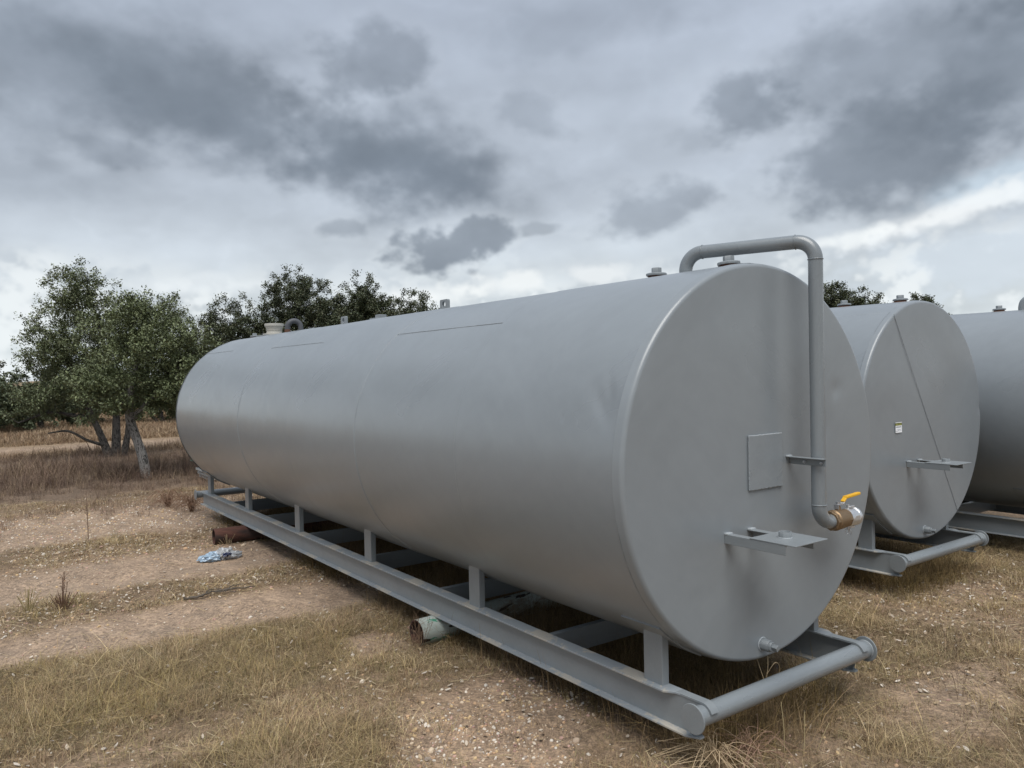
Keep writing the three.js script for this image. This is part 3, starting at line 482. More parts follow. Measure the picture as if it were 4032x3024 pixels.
// ---------------------------------------------------------------- litter on the ground
{
  // crumpled plastic bag
  const t = thing('plastic_bag', 'crumpled blue and clear plastic bag on the dirt', 'plastic bag', [-7.08, hgt(-7.08, 1.36), 1.36]);
  const lump = (sx, sy, sz, seed, px, py, pz, amp) => { const g = new THREE.IcosahedronGeometry(1, 5), p = g.attributes.position; for (let i = 0; i < p.count; i++) { let x = p.getX(i), y = p.getY(i), z = p.getZ(i); const k = 1 + amp * (Math.abs(vn3(x * 2.2 + seed, y * 2.2, z * 2.2)) * 1.2 - 0.4 + 0.5 * Math.abs(vn3(x * 5, y * 5 + seed, z * 5)) + 0.25 * vn3(x * 11, y * 11, z * 11 + seed)); p.setXYZ(i, x * k * sx + px, Math.max(-0.015, y * k * sy + py), z * k * sz + pz); } g.computeVertexNormals(); return g; };
  const film = (r, g, b, tr) => new THREE.MeshPhysicalMaterial({ color: LIN(r, g, b), roughness: 0.22, transmission: tr, thickness: 0, side: THREE.DoubleSide, clearcoat: 0.6, clearcoatRoughness: 0.15 });
  t.scale.set(0.84, 0.64, 0.86);
  part('bag_end', lump(0.10, 0.085, 0.14, 1, 0.0, 0.065, 0.13, 0.5), film(0.42, 0.56, 0.70, 0.25), t, 'blue printed end of the bag');
  part('bag_middle', lump(0.10, 0.12, 0.11, 4, -0.01, 0.085, -0.03, 0.55), film(0.55, 0.57, 0.59, 0.35), t, 'clear wrinkled middle of the bag');
  part('bag_end', lump(0.09, 0.075, 0.12, 7, 0.0, 0.055, -0.16, 0.5), film(0.48, 0.51, 0.54, 0.4), t);
  part('wrapper', lump(0.05, 0.03, 0.06, 9, 0.075, 0.105, -0.05, 0.8), film(0.03, 0.04, 0.10, 0), t, 'dark navy scrap of wrapper');
  // dead branch
  const y0 = 0.02, st = thing('dead_branch', 'weathered dark branch lying on the wheel track verge', 'branch', [-5.38, hgt(-5.38, 1.8) + 0.012, 1.83]);
  const wood = new THREE.MeshStandardMaterial({ color: LIN(0.10, 0.085, 0.07), roughness: 0.95 });
  const limb = (pts, r0, r1, sd) => { const P = [], Q = [], cv = new THREE.CatmullRomCurve3(pts), n = 36; for (let i = 0; i <= n; i++) { const p = cv.getPoint(i / n); P.push(p.add(V(vn3(i * 0.6, sd, 1), vn3(i * 0.6, sd, 4) * 0.6, vn3(i * 0.6, sd, 7)).multiplyScalar(0.010))); Q.push(mix(r0, r1, i / n) * (1 + 0.35 * vn3(i * 0.5, sd, 3))); } return limbTube(P, Q, 7); };
  part('stem', limb([V(-0.02, y0 - 0.015, 0.36), V(0.03, y0, 0.22), V(-0.02, y0 + 0.012, 0.06), V(0.015, y0 + 0.01, -0.1), V(0.03, y0, -0.34)], 0.017, 0.006, 1), wood, st);
  part('twig', limb([V(0.0, y0, 0.17), V(-0.05, y0 + 0.03, 0.1), V(-0.08, y0 + 0.01, -0.02)], 0.008, 0.003, 2), wood, st);
  part('twig', limb([V(0.01, y0, -0.05), V(-0.05, y0 + 0.03, -0.14), V(-0.05, y0 + 0.02, -0.27)], 0.007, 0.003, 3), wood, st);
  part('twig', limb([V(0.0, y0, 0.05), V(0.06, y0 + 0.015, -0.02), V(0.10, y0, -0.12)], 0.006, 0.003, 4), wood, st);
  // slab of bark under the near end
  const bk = new THREE.BoxGeometry(0.34, 0.05, 0.11, 30, 5, 12), p = bk.attributes.position; for (let i = 0; i < p.count; i++) { const x = p.getX(i), y = p.getY(i), z = p.getZ(i), n = fbm(x * 14, y * 20, z * 26, 4); p.setXYZ(i, x * (1 + 0.25 * vn3(z * 18, 2, 1)), y + 0.03 * n + 0.02 * Math.sin(x * 9), z * (1 - 0.6 * (x / 0.2) ** 2 * 0.4) + 0.02 * n); } bk.computeVertexNormals();
  const bm = single('bark_slab', bk.rotateY(1.0).translate(-0.53, hgt(-0.53, -0.57) + 0.04, -0.57), new THREE.MeshStandardMaterial({ color: LIN(0.24, 0.20, 0.17), roughness: 0.95, bumpMap: gritBump, bumpScale: 0.01 }), 'grey slab of loose bark on the grass under the tank end', 'bark'); void bm;
  // stack of pale sheet-metal panels in the weeds
  const pn = thing('metal_panel_stack', 'low stack of pale sheet metal panels in the weeds', 'metal panels', [-15.0, hgt(-15.0, -1.0), -1.0]);
  const tin = new THREE.MeshStandardMaterial({ color: LIN(0.55, 0.57, 0.56), roughness: 0.5, metalness: 0.2 }), green = new THREE.MeshStandardMaterial({ color: LIN(0.05, 0.09, 0.06), roughness: 0.6 });
  for (let i = 0; i < 3; i++) part('panel', box(0.9, 0.055, 1.1, 0.03 * i, 0.06 + 0.085 * i, 0.04 * i, 0.01), tin, pn);
  part('panel', box(1.0, 0.02, 1.25, -0.1, 0.35, 0.1, 0.005).rotateX(-0.08), green, pn, 'dark green top panel');
}

// ---------------------------------------------------------------- small ground cover
const dummy = new THREE.Object3D(), tint = new THREE.Color();
function inView(x, z, slack) {                         // keep what this and nearby viewpoints can see
  const dx = x - camera.position.x, dz = z - camera.position.z, f = -0.811 * dx - 0.584 * dz, s = 0.584 * dx - 0.811 * dz; return f > 2.2 && Math.abs(s) < f * 0.84 + slack + 0.5;
}
function tuftGeo(seed, blades, h, spread, width, lean, segs = 3) {
  const r = rng(seed), pos = [], nor = [], idx = [], col = [];
  for (let b = 0; b < blades; b++) {
    const a = r() * 6.283, q = spread * Math.sqrt(r()), x0 = q * Math.cos(a), z0 = q * Math.sin(a), dir = a + (r() - 0.5) * 4.5, hh = h * (0.45 + 0.75 * r()), ln = lean * (0.15 + 1.9 * r() * r()), w = width * (0.6 + 0.7 * r()), k = 0.5 + 0.9 * r(), base = pos.length / 3, sx = -Math.sin(dir), sz = Math.cos(dir), droop = r() < 0.35 ? 0.5 * r() : 0.1 * r();
    for (let s = 0; s <= segs; s++) { const t = s / segs, out = ln * hh * t * t, y = hh * (t - droop * t * t * t), ww = w * (1 - 0.85 * t); for (const e of [-1, 1]) { pos.push(x0 + Math.cos(dir) * out + sx * ww * e, y, z0 + Math.sin(dir) * out + sz * ww * e); nor.push(Math.cos(dir) * 0.5, 0.85, Math.sin(dir) * 0.5); col.push(k, k, k); } }
    for (let s = 0; s < segs; s++) { const o = base + s * 2; idx.push(o, o + 1, o + 2, o + 1, o + 3, o + 2); }
  }
  const g = new THREE.BufferGeometry(); g.setAttribute('position', new THREE.Float32BufferAttribute(pos, 3)); g.setAttribute('color', new THREE.Float32BufferAttribute(col, 3)); g.setIndex(idx); g.computeVertexNormals(); return g;
}
function scatter(name, label, category, geos, mat, items) {             // items: [x, y, z, yaw, scale, r, g, b, tiltX, tiltZ, ysc]
  const root = thing(name, label, category); root.userData.kind = 'stuff';
  geos.forEach((g, k) => {
    const mine = items.filter((_, i) => i % geos.length === k); if (!mine.length) return;
    const im = new THREE.InstancedMesh(g, mat, mine.length); im.name = name + '_clumps'; im.userData.kind = 'stuff'; im.castShadow = im.receiveShadow = true;
    mine.forEach((it, i) => { dummy.position.set(it[0], it[1], it[2]); dummy.rotation.set(it[8] ?? 0, it[3], it[9] ?? 0); dummy.scale.set(it[4], it[4] * (it[10] ?? 1), it[4]); dummy.updateMatrix(); im.setMatrixAt(i, dummy.matrix); im.setColorAt(i, tint.setRGB(it[5], it[6], it[7])); });
    root.add(im);
  });
}
const blade = new THREE.MeshStandardMaterial({ vertexColors: true, roughness: 0.85, side: THREE.DoubleSide });
const STRAW = [[0.46, 0.34, 0.19], [0.40, 0.31, 0.16], [0.36, 0.25, 0.14], [0.52, 0.41, 0.25], [0.33, 0.28, 0.13], [0.28, 0.18, 0.10]];
const pick = (r, list, dull = 1) => { const c = list[Math.floor(r() * list.length)], k = (0.8 + 0.4 * r()) * dull; return [c[0] * k, c[1] * k, c[2] * k]; };
{
  const o = {}, short = [], tall = [], field = [], weeds = [], r = rng(101);
  // short dry turf in the yard
  for (let n = 0; n < 215000; n++) {
    const far = r() < 0.42, x = far ? -14 + 12 * r() : -4.5 + 7.2 * r(), z = -7.2 + 12.2 * r(); if (!inView(x, z, 0.4)) continue;
    zone(x, z, o); const d = o.grass * (1 - o.gravel * 0.45) * (o.under ? 0.8 : 1); if (r() > d * d * 1.3 + 0.05 * (1 - o.bare)) continue;
    const c = pick(r, STRAW, 0.85); const v = 0.85 + 0.5 * o.n2 + 0.3 * o.n; short.push([x, hgt(x, z) - 0.004, z, r() * 6.28, (0.55 + 0.8 * r()) * v, c[0] * v, c[1] * v, c[2] * v]);
  }
  // longer grass: patches and the undriven strips under the tanks
  for (let n = 0; n < 84000; n++) {
    const x = -11 + 13.6 * r(), z = -7.2 + 12.2 * r(); if (!inView(x, z, 0.5)) continue;
    zone(x, z, o); if (r() > o.tall * (o.under > 0.4 ? 0.9 : 0.68)) continue;
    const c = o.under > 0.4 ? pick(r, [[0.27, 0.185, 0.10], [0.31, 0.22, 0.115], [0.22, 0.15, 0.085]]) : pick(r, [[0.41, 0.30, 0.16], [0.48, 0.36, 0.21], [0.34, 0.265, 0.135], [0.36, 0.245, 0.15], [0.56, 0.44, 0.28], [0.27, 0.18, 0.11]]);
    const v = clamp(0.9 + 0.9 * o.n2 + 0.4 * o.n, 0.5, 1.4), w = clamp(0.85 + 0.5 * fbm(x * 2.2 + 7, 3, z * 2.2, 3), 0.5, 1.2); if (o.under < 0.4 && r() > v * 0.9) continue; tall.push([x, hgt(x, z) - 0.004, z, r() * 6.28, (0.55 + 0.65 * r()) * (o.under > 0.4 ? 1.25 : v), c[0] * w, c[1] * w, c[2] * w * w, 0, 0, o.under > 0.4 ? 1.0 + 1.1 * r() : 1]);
  }
  for (let n = 0; n < 16000; n++) { const x = -14 - 12 * r(), z = -9 + 15 * r(); if (!inView(x, z, 1)) continue; zone(x, z, o); if (r() > o.weed * (x < -20 ? 0.45 : 0.75)) continue; const c = pick(r, [[0.17, 0.112, 0.08], [0.21, 0.145, 0.10], [0.14, 0.095, 0.072], [0.28, 0.205, 0.13], [0.12, 0.08, 0.06]]); if (r() < 0.42 - o.n2 * 1.6 - o.n * 0.8) continue; weeds.push([x, hgt(x, z), z, r() * 6.28, (0.75 + 0.9 * clamp(o.n2 + 0.3)) * (0.35 + 0.65 * r()) * (0.40 + 0.60 * sstep(-13.5, -17, x)) * (1 - 0.4 * sstep(-19, -22, x)), ...c]); }
  for (let n = 0; n < 420; n++) { const x = -10.4 - 4.2 * r(), z = -1 + 6 * r(), q = fbm(x * 1.3 + 40, 2, z * 1.3, 3); if (!inView(x, z, 1) || q < 0.05) continue; const c = pick(r, [[0.19, 0.125, 0.085], [0.24, 0.165, 0.11], [0.15, 0.10, 0.075]]); weeds.push([x, hgt(x, z), z, r() * 6.28, 0.30 + 0.35 * r(), ...c]); }
  for (let n = 0; n < 22000; n++) { const x = -23 - 50 * r() * r(), z = -26 + 40 * r(); if (!inView(x, z, 2)) continue; zone(x, z, o); if (r() > o.field || Math.abs(x + 27.2) < 1.9) continue; const c = pick(r, [[0.32, 0.225, 0.135], [0.26, 0.175, 0.105], [0.36, 0.275, 0.175], [0.20, 0.13, 0.085]]); field.push([x, hgt(x, z), z, r() * 6.28, (0.6 + 0.9 * r()) * (1 + 1.2 * clamp(o.n)), ...c]); }
  scatter('dry_turf', 'short dead straw grass over the dirt yard', 'grass', [tuftGeo(1, 13, 0.05, 0.06, 0.0016, 1.8), tuftGeo(2, 12, 0.065, 0.07, 0.0016, 2.3), tuftGeo(3, 14, 0.042, 0.08, 0.0018, 3.0)], blade, short);
  scatter('long_grass', 'longer straw grass in patches and under the tanks', 'grass', [tuftGeo(4, 15, 0.11, 0.11, 0.0016, 1.6), tuftGeo(5, 13, 0.13, 0.12, 0.0015, 2.2), tuftGeo(6, 16, 0.085, 0.12, 0.0017, 3.0)], blade, tall);
  scatter('brown_weeds', 'tangle of reddish brown dead weeds around the oaks', 'weeds', [tuftGeo(7, 24, 0.36, 0.24, 0.0035, 1.0), tuftGeo(8, 16, 0.58, 0.22, 0.003, 0.6), tuftGeo(9, 28, 0.24, 0.30, 0.004, 2.0)], blade, weeds);
  scatter('field_grass', 'tan field grass beyond the oaks', 'grass', [tuftGeo(10, 30, 0.13, 0.35, 0.006, 1.6), tuftGeo(11, 26, 0.18, 0.4, 0.006, 1.3)], blade, field);
}
{
  // gravel and fallen leaves
  const o = {}, r = rng(303), peb = [], leaf = [], straw = [];
  const pebGeo = (s) => { const g = new THREE.IcosahedronGeometry(1, 1), p = g.attributes.position; for (let i = 0; i < p.count; i++) { const x = p.getX(i), y = p.getY(i), z = p.getZ(i), k = 1 + 0.35 * vn3(x * 1.7 + s, y * 1.7, z * 1.7); p.setXYZ(i, x * k, y * k * 0.62, z * k * 0.85); } g.computeVertexNormals(); return g; };
  const PC = [[0.52, 0.42, 0.31], [0.62, 0.55, 0.46], [0.40, 0.31, 0.23], [0.50, 0.33, 0.20], [0.60, 0.55, 0.48], [0.42, 0.27, 0.22], [0.30, 0.25, 0.21], [0.55, 0.40, 0.22]];
  for (let n = 0; n < 230000; n++) {
    const far = r() < 0.52, x = far ? -13.5 + 11 * r() : -4 + 6.6 * r(), z = -7.0 + 12 * r(); if (!inView(x, z, 0.3)) continue; zone(x, z, o); if (r() > o.gravel * (x < -4 ? 0.26 : 0.5) * (0.55 + 0.9 * clamp(0.5 + o.n2)) + 0.03) continue;
    const s = (0.004 + 0.010 * r() ** 2.5) * (far ? 1.35 : 1) * (r() < 0.02 ? 1.8 : 1); peb.push([x, hgt(x, z) + s * 0.15, z, r() * 6.28, s, ...pick(r, PC), r() * 0.6, r() * 0.6]);
  }
  const leafG = (s) => { const g = new THREE.BufferGeometry(), k = 0.25 + 0.2 * s; g.setAttribute('position', new THREE.Float32BufferAttribute([-1, 0, 0, -0.3, 0.12 * k, 0.42, 0.45, 0.1, 0.38, 1, 0.5 * k, 0, 0.45, 0.2 * k, -0.4, -0.3, 0.25 * k, -0.38, 0, 0.0, 0], 3)); g.setIndex([0, 1, 6, 1, 2, 6, 2, 3, 6, 3, 4, 6, 4, 5, 6, 5, 0, 6]); g.computeVertexNormals(); return g; };
  for (let n = 0; n < 36000; n++) {
    const x = -14 + 16.6 * r(), z = -7 + 12 * r(); if (!inView(x, z, 0.3)) continue; zone(x, z, o); if (r() > (o.back > 0.5 ? 0.75 : 0.22 + 0.5 * o.verge) * (1 - 0.6 * o.bare)) continue;
    leaf.push([x, hgt(x, z) + 0.012 + 0.02 * r() * o.grass, z, r() * 6.28, 0.012 + 0.014 * r(), ...pick(r, [[0.46, 0.39, 0.31], [0.33, 0.25, 0.17], [0.56, 0.50, 0.43], [0.25, 0.17, 0.11], [0.40, 0.30, 0.19]]), (r() - 0.5) * 1.2, (r() - 0.5) * 1.2]);
  }
  const st = new THREE.BoxGeometry(1, 0.022, 0.022);
  for (let n = 0; n < 20000; n++) { const x = -9 + 11.6 * r(), z = -7 + 12 * r(); if (!inView(x, z, 0.3)) continue; zone(x, z, o); if (r() > 0.5 * o.straw + 0.3 * o.grass) continue; straw.push([x, hgt(x, z) + 0.01 + 0.025 * r(), z, r() * 6.28, 0.05 + 0.09 * r(), ...pick(r, [[0.50, 0.40, 0.24], [0.42, 0.33, 0.19], [0.58, 0.48, 0.32], [0.30, 0.22, 0.14]]), 0, (r() - 0.5) * 0.5]); }
  scatter('gravel', 'loose tan and white gravel on the dirt', 'gravel', [pebGeo(1), pebGeo(4), pebGeo(8)], new THREE.MeshStandardMaterial({ roughness: 0.9, flatShading: true }), peb);
  scatter('leaf_litter', 'curled dead oak leaves strewn over the ground', 'leaf litter', [leafG(0), leafG(1), leafG(2)], new THREE.MeshStandardMaterial({ roughness: 0.8, side: THREE.DoubleSide }), leaf);
  scatter('loose_straw', 'broken straw stalks lying over the ground', 'straw', [st], new THREE.MeshStandardMaterial({ roughness: 0.85 }), straw);
}
// single stalks that stand out
function stalk(name, label, x, z, lines, r0, color, group) {
  const t = thing(name, label, 'weed', [x, hgt(x, z) - 0.005, z], group), m = new THREE.MeshStandardMaterial({ color: LIN(...color), roughness: 0.85 });
  for (const l of lines) part('stem', pathTube(l.map((p) => V(...p)), r0 * (l.k ?? 1), 5, 24), m, t); return t;
}
stalk('grass_stalk', 'tall curling straw stalk in front of the tank bottom', -0.02, 0.02, [[[0, 0, 0], [-0.01, 0.2, -0.01], [0.0, 0.38, -0.04], [-0.03, 0.52, -0.07]], [[0, 0.33, -0.03], [0.03, 0.40, -0.07], [0.02, 0.36, -0.13], [0.0, 0.26, -0.14]], [[0, 0.2, 0], [0.01, 0.3, -0.04], [0.0, 0.18, -0.06]], [[0, 0.3, 0], [-0.08, 0.55, 0.03], [-0.06, 0.56, 0.06], [-0.05, 0.45, 0.08]]], 0.0022, [0.42, 0.32, 0.19]);
stalk('grass_stalk', 'upright straw stalk in long grass left of white pipe', -3.05, 2.06, [[[0, 0, 0], [0.01, 0.12, 0], [0.0, 0.26, 0.01]], [[0.02, 0, 0.01], [0.05, 0.08, 0.02], [0.09, 0.12, 0.04]]], 0.0028, [0.46, 0.37, 0.22]);
{
  const r = rng(88), fan = (n, h, sp, branch) => { const out = []; for (let i = 0; i < n; i++) { const a = r() * 6.28, q = sp * r(), hh = h * (0.5 + 0.6 * r()); const l = [[q * 0.3 * Math.cos(a), 0, q * 0.3 * Math.sin(a)], [q * 0.6 * Math.cos(a), hh * 0.5, q * 0.6 * Math.sin(a)], [q * Math.cos(a), hh, q * Math.sin(a)]]; out.push(l); if (branch) for (let b = 0; b < 3; b++) { const t = 0.4 + 0.5 * r(), bx = q * t * Math.cos(a), bz = q * t * Math.sin(a), c = r() * 6.28; const tw = [[bx, hh * t, bz], [bx + 0.03 * Math.cos(c), hh * t + 0.05, bz + 0.03 * Math.sin(c)], [bx + 0.07 * Math.cos(c), hh * t + 0.07, bz + 0.07 * Math.sin(c)]]; tw.k = 0.6; out.push(tw); } } return out; };
  const arcs = (n, h, sp) => { const out = []; for (let i = 0; i < n; i++) { const a = r() * 6.28, q = sp * (0.4 + 0.8 * r()), hh = h * (0.4 + 0.8 * r()), b = a + (r() - 0.5) * 1.6; const l = [[0.05 * (r() - 0.5), 0, 0.05 * (r() - 0.5)], [q * 0.35 * Math.cos(a), hh, q * 0.35 * Math.sin(a)], [q * Math.cos(b), hh * (0.9 - 0.8 * r()) + 0.01, q * Math.sin(b)]]; l.k = 0.6 + 0.7 * r(); out.push(l); } return out; };
  stalk('dry_weed', 'dark reddish dry weed clump on the verge of the wheel tracks', -5.88, 3.22, [...fan(40, 0.16, 0.16, false), ...fan(4, 0.5, 0.1, true)], 0.0028, [0.15, 0.085, 0.055]);
  stalk('dry_weed', 'thin tall dry weed on pale gravel beyond the tracks', -9.3, 2.55, fan(2, 0.75, 0.06, true), 0.003, [0.17, 0.11, 0.075]);
  stalk('dry_weed', 'pale bushy dry weed at the yard edge beside tracks', -6.05, 3.5, fan(26, 0.22, 0.2, false), 0.002, [0.34, 0.28, 0.13]);
  stalk('dry_weed', 'brown bushy dry weed in front of the far skid end', -10.9, 0.8, arcs(110, 0.26, 0.42), 0.0022, [0.20, 0.12, 0.075]);
  stalk('dry_weed', 'brown bushy dry weed growing beside the far skid pipe', -11.7, 1.0, arcs(110, 0.28, 0.45), 0.0022, [0.21, 0.125, 0.08]);
  stalk('dry_weed', 'tan wiry dry weed beside the rusty pipe mouth', -7.75, 1.10, fan(14, 0.14, 0.2, false), 0.002, [0.36, 0.27, 0.16]);
  stalk('straw_clump', 'tangled pale straw clump in front of the skid end cap', 0.12, 0.66, arcs(70, 0.16, 0.30), 0.0018, [0.46, 0.35, 0.22]);
  stalk('straw_clump', 'tangled reddish straw clump beside the skid end cap', 0.16, 0.40, arcs(60, 0.14, 0.28), 0.0018, [0.30, 0.19, 0.13]);
  stalk('grass_stalk', 'three upright straw stalks before the near end pipe', 0.26, 0.22, [[[0, 0, 0], [0.0, 0.16, 0], [-0.01, 0.32, 0.01]], [[0.06, 0, -0.1], [0.06, 0.12, -0.11], [0.055, 0.25, -0.12]], [[0.1, 0, -0.16], [0.13, 0.1, -0.17], [0.16, 0.2, -0.2]]], 0.0020, [0.44, 0.36, 0.20]);
  stalk('dry_weed', 'thin branching dark weed on the litter right of end pipe', 0.52, -1.35, fan(5, 0.30, 0.22, true), 0.0014, [0.17, 0.12, 0.08]);
  stalk('dry_weed', 'thin branching dark weed on open litter before the sticker tank', 0.15, -2.1, fan(5, 0.28, 0.2, true), 0.0014, [0.17, 0.12, 0.08]);
  stalk('dry_weed', 'small upright weed on the pale patch before dull tank', -0.55, -3.9, fan(4, 0.26, 0.12, true), 0.0018, [0.22, 0.15, 0.10]);
  stalk('dry_weed', 'wiry dry weed growing at the mouth of white pipe', -2.62, 1.02, fan(12, 0.26, 0.16, true), 0.0014, [0.22, 0.14, 0.09]);
}

// ---------------------------------------------------------------- trees
const barkTex = dataTex(256, 512, (u, v, c) => { const n = tileFbm(u, v, 12, 4, 91), m = Math.abs(tileFbm(u, v * 0.5, 26, 3, 92)); const t = 0.22 + 0.19 * sstep(0.02, 0.25, m + 0.3 * n); c[0] = t; c[1] = t * 0.96; c[2] = t * 0.91; });
const bark = new THREE.MeshStandardMaterial({ map: barkTex, roughness: 0.95, bumpMap: gritBump, bumpScale: 0.02 });
const paleBark = new THREE.MeshStandardMaterial({ color: LIN(1.9, 1.85, 1.75), map: barkTex, roughness: 0.95, bumpMap: gritBump, bumpScale: 0.03 });
paleBark.color.setRGB(1, 1, 1); paleBark.map = dataTex(256, 512, (u, v, c) => { const n = tileFbm(u, v, 14, 4, 91), m = Math.abs(tileFbm(u, v * 0.5, 30, 3, 92)); const t = 0.32 + 0.36 * sstep(0.02, 0.22, m + 0.25 * n); c[0] = t; c[1] = t * 0.98; c[2] = t * 0.95; });
const leafMat = new THREE.MeshPhysicalMaterial({ vertexColors: true, roughness: 0.6, side: THREE.DoubleSide });
function limbTube(pts, radii, seg) {                   // tapered tube through points
  const P = [], U = [], I = []; let t0 = V(0, 1, 0), len = 0;
  for (let i = 0; i < pts.length; i++) {
    const t = (i < pts.length - 1 ? pts[i + 1].clone().sub(pts[i]) : pts[i].clone().sub(pts[i - 1])).normalize(); if (i) len += pts[i].distanceTo(pts[i - 1]); t0 = t;
    const a = Math.abs(t.x) > 0.9 ? V(0, 0, 1) : V(1, 0, 0), n = t.clone().cross(a).normalize(), b = t.clone().cross(n);
    for (let j = 0; j <= seg; j++) { const k = j / seg * 6.2832, rr = radii[i]; const q = pts[i].clone().addScaledVector(n, Math.cos(k) * rr).addScaledVector(b, Math.sin(k) * rr); P.push(q.x, q.y, q.z); U.push(j / seg * 1, len * 0.8); }
  }
  for (let i = 0; i < pts.length - 1; i++) for (let j = 0; j < seg; j++) { const a = i * (seg + 1) + j, b = a + 1, c = a + seg + 1, d = c + 1; I.push(a, b, c, b, d, c); }
  const g = new THREE.BufferGeometry(); g.setAttribute('position', new THREE.Float32BufferAttribute(P, 3)); g.setAttribute('uv', new THREE.Float32BufferAttribute(U, 2)); g.setIndex(I); g.computeVertexNormals(); return g.toNonIndexed();
}
// trunks: list of polylines [[x,y,z,r],...] in the tree's own frame; lobes: [x,y,z,rx,ry,rz,weight]; twigs reach for points in the lobes
function tree(name, label, pos, { trunks, lobes, twigs, leaves, leafSize, seed, tone, barkMat = bark, group, sprigs = 0 }) {
  const t = thing(name, label, 'tree', pos, group), r = rng(seed), nodes = [];
  const tubes = [];
  for (const tr of trunks) {
    const cv = new THREE.CatmullRomCurve3(tr.map((p) => V(p[0], p[1], p[2]))), n = tr.length * 4, pts = [], rad = [];
    for (let i = 0; i <= n; i++) { const k = i / n, f = k * (tr.length - 1), a = Math.floor(Math.min(f, tr.length - 1.001)); pts.push(cv.getPoint(k)); rad.push(mix(tr[a][3], tr[a + 1][3], f - a) * (1 + 0.12 * vn3(k * 9, seed, a))); }
    tubes.push([pts, rad]); pts.forEach((p, i) => { if (i > n * 0.35) nodes.push({ p, r: rad[i], d: 0 }); });
  }
  const total = lobes.reduce((s, l) => s + l[6], 0), goals = [];
  for (let i = 0; i < twigs; i++) {
    let w = r() * total, l = lobes[0]; for (const k of lobes) { w -= k[6]; if (w <= 0) { l = k; break; } }
    const z = r() * 2 - 1, a = r() * 6.283, q = Math.sqrt(1 - z * z), rad = Math.pow(r(), 0.45) * (1.02 + 0.42 * vn3(q * Math.cos(a) * 2 + l[0] * 3, z * 2 + seed, q * Math.sin(a) * 2));
    goals.push({ p: V(l[0] + l[3] * rad * q * Math.cos(a), l[1] + l[4] * rad * z, l[2] + l[5] * rad * q * Math.sin(a)), top: rad > 0.75 });
  }
  const c0 = nodes.reduce((s, n) => s.add(n.p), V(0, 0, 0)).divideScalar(nodes.length);
  goals.sort((a, b) => a.p.distanceToSquared(c0) - b.p.distanceToSquared(c0));
  const tips = [], fine = [];
  for (const gl of goals) {
    let best = null, bd = 1e9; for (const n of nodes) { const d = n.p.distanceTo(gl.p) + (n.p.y > gl.p.y ? 0.3 * (n.p.y - gl.p.y) : 0) + 0.08 * n.d; if (d < bd) { bd = d; best = n; } }
    const len = best.p.distanceTo(gl.p), k = Math.max(2, Math.ceil(len / 0.28)), pts = [best.p.clone()], r0 = Math.min(best.r * 0.62, 0.006 + 0.016 * len), rad = [r0]; let rr = r0;
    for (let i = 1; i <= k; i++) { const f = i / k, p = best.p.clone().lerp(gl.p, f); p.y += 0.10 * len * Math.sin(f * 3.14) * (0.4 - r()); p.x += (r() - 0.5) * 0.08 * len; p.z += (r() - 0.5) * 0.08 * len; rr = mix(r0, 0.004, f); pts.push(p); rad.push(rr); const nd = { p, r: rr, d: best.d + 1 + f }; nodes.push(nd); }
    fine.push([pts, rad]); tips.push([pts, gl.top]);
  }
  part('trunk', merge(tubes.map(([p, q]) => limbTube(p, q, 12))), barkMat, t);
  part('branches', merge(fine.map(([p, q]) => limbTube(p, q, 4))), bark, t);
  // leaves: small pointed blades set along the twigs
  const nL = leaves, P = new Float32Array(nL * 12), N = new Float32Array(nL * 12), C = new Float32Array(nL * 12), I = new Uint32Array(nL * 6), a = V(0, 0, 0), b = V(0, 0, 0), nn = V(0, 0, 0), pt = V(0, 0, 0);
  for (let i = 0; i < nL; i++) {
    const [pts] = tips[Math.floor(r() * tips.length)], f = (1 - 0.85 * r() * r()) * (pts.length - 1), k = Math.min(pts.length - 2, Math.floor(f)); pt.copy(pts[k]).lerp(pts[k + 1], f - k);
    const sp = 0.05 + 0.13 * r(); pt.x += (r() - 0.5) * 2 * sp; pt.y += (r() - 0.45) * 2 * sp; pt.z += (r() - 0.5) * 2 * sp;
    a.set(r() - 0.5, r() * 0.9 - 0.25, r() - 0.5).normalize(); nn.set(r() - 0.5, r() * 0.9 + 0.15, r() - 0.5).normalize(); b.copy(nn).cross(a).normalize(); nn.copy(a).cross(b); if (nn.y < 0) nn.negate();
    const L = leafSize * (0.7 + 0.6 * r()), w = L * (0.22 + 0.1 * r());
    const v = [[-L / 2, 0, 0], [0.05 * L, w, 0.08 * L], [L / 2, 0, -0.05 * L], [0.05 * L, -w, 0.08 * L]];
    const q = tone[Math.floor(r() * tone.length)], s = 0.75 + 0.5 * r();
    for (let e = 0; e < 4; e++) { const o = i * 12 + e * 3; P[o] = pt.x + a.x * v[e][0] + b.x * v[e][1] + nn.x * v[e][2]; P[o + 1] = pt.y + a.y * v[e][0] + b.y * v[e][1] + nn.y * v[e][2]; P[o + 2] = pt.z + a.z * v[e][0] + b.z * v[e][1] + nn.z * v[e][2]; N[o] = nn.x; N[o + 1] = nn.y; N[o + 2] = nn.z; C[o] = q[0] * s; C[o + 1] = q[1] * s; C[o + 2] = q[2] * s; }
    I.set([i * 4, i * 4 + 1, i * 4 + 2, i * 4, i * 4 + 2, i * 4 + 3], i * 6);
  }
  const g = new THREE.BufferGeometry(); g.setAttribute('position', new THREE.BufferAttribute(P, 3)); g.setAttribute('color', new THREE.BufferAttribute(C, 3)); g.setIndex(new THREE.BufferAttribute(I, 1)); g.computeVertexNormals();
  part('crown', g, leafMat, t);
  return t;
}
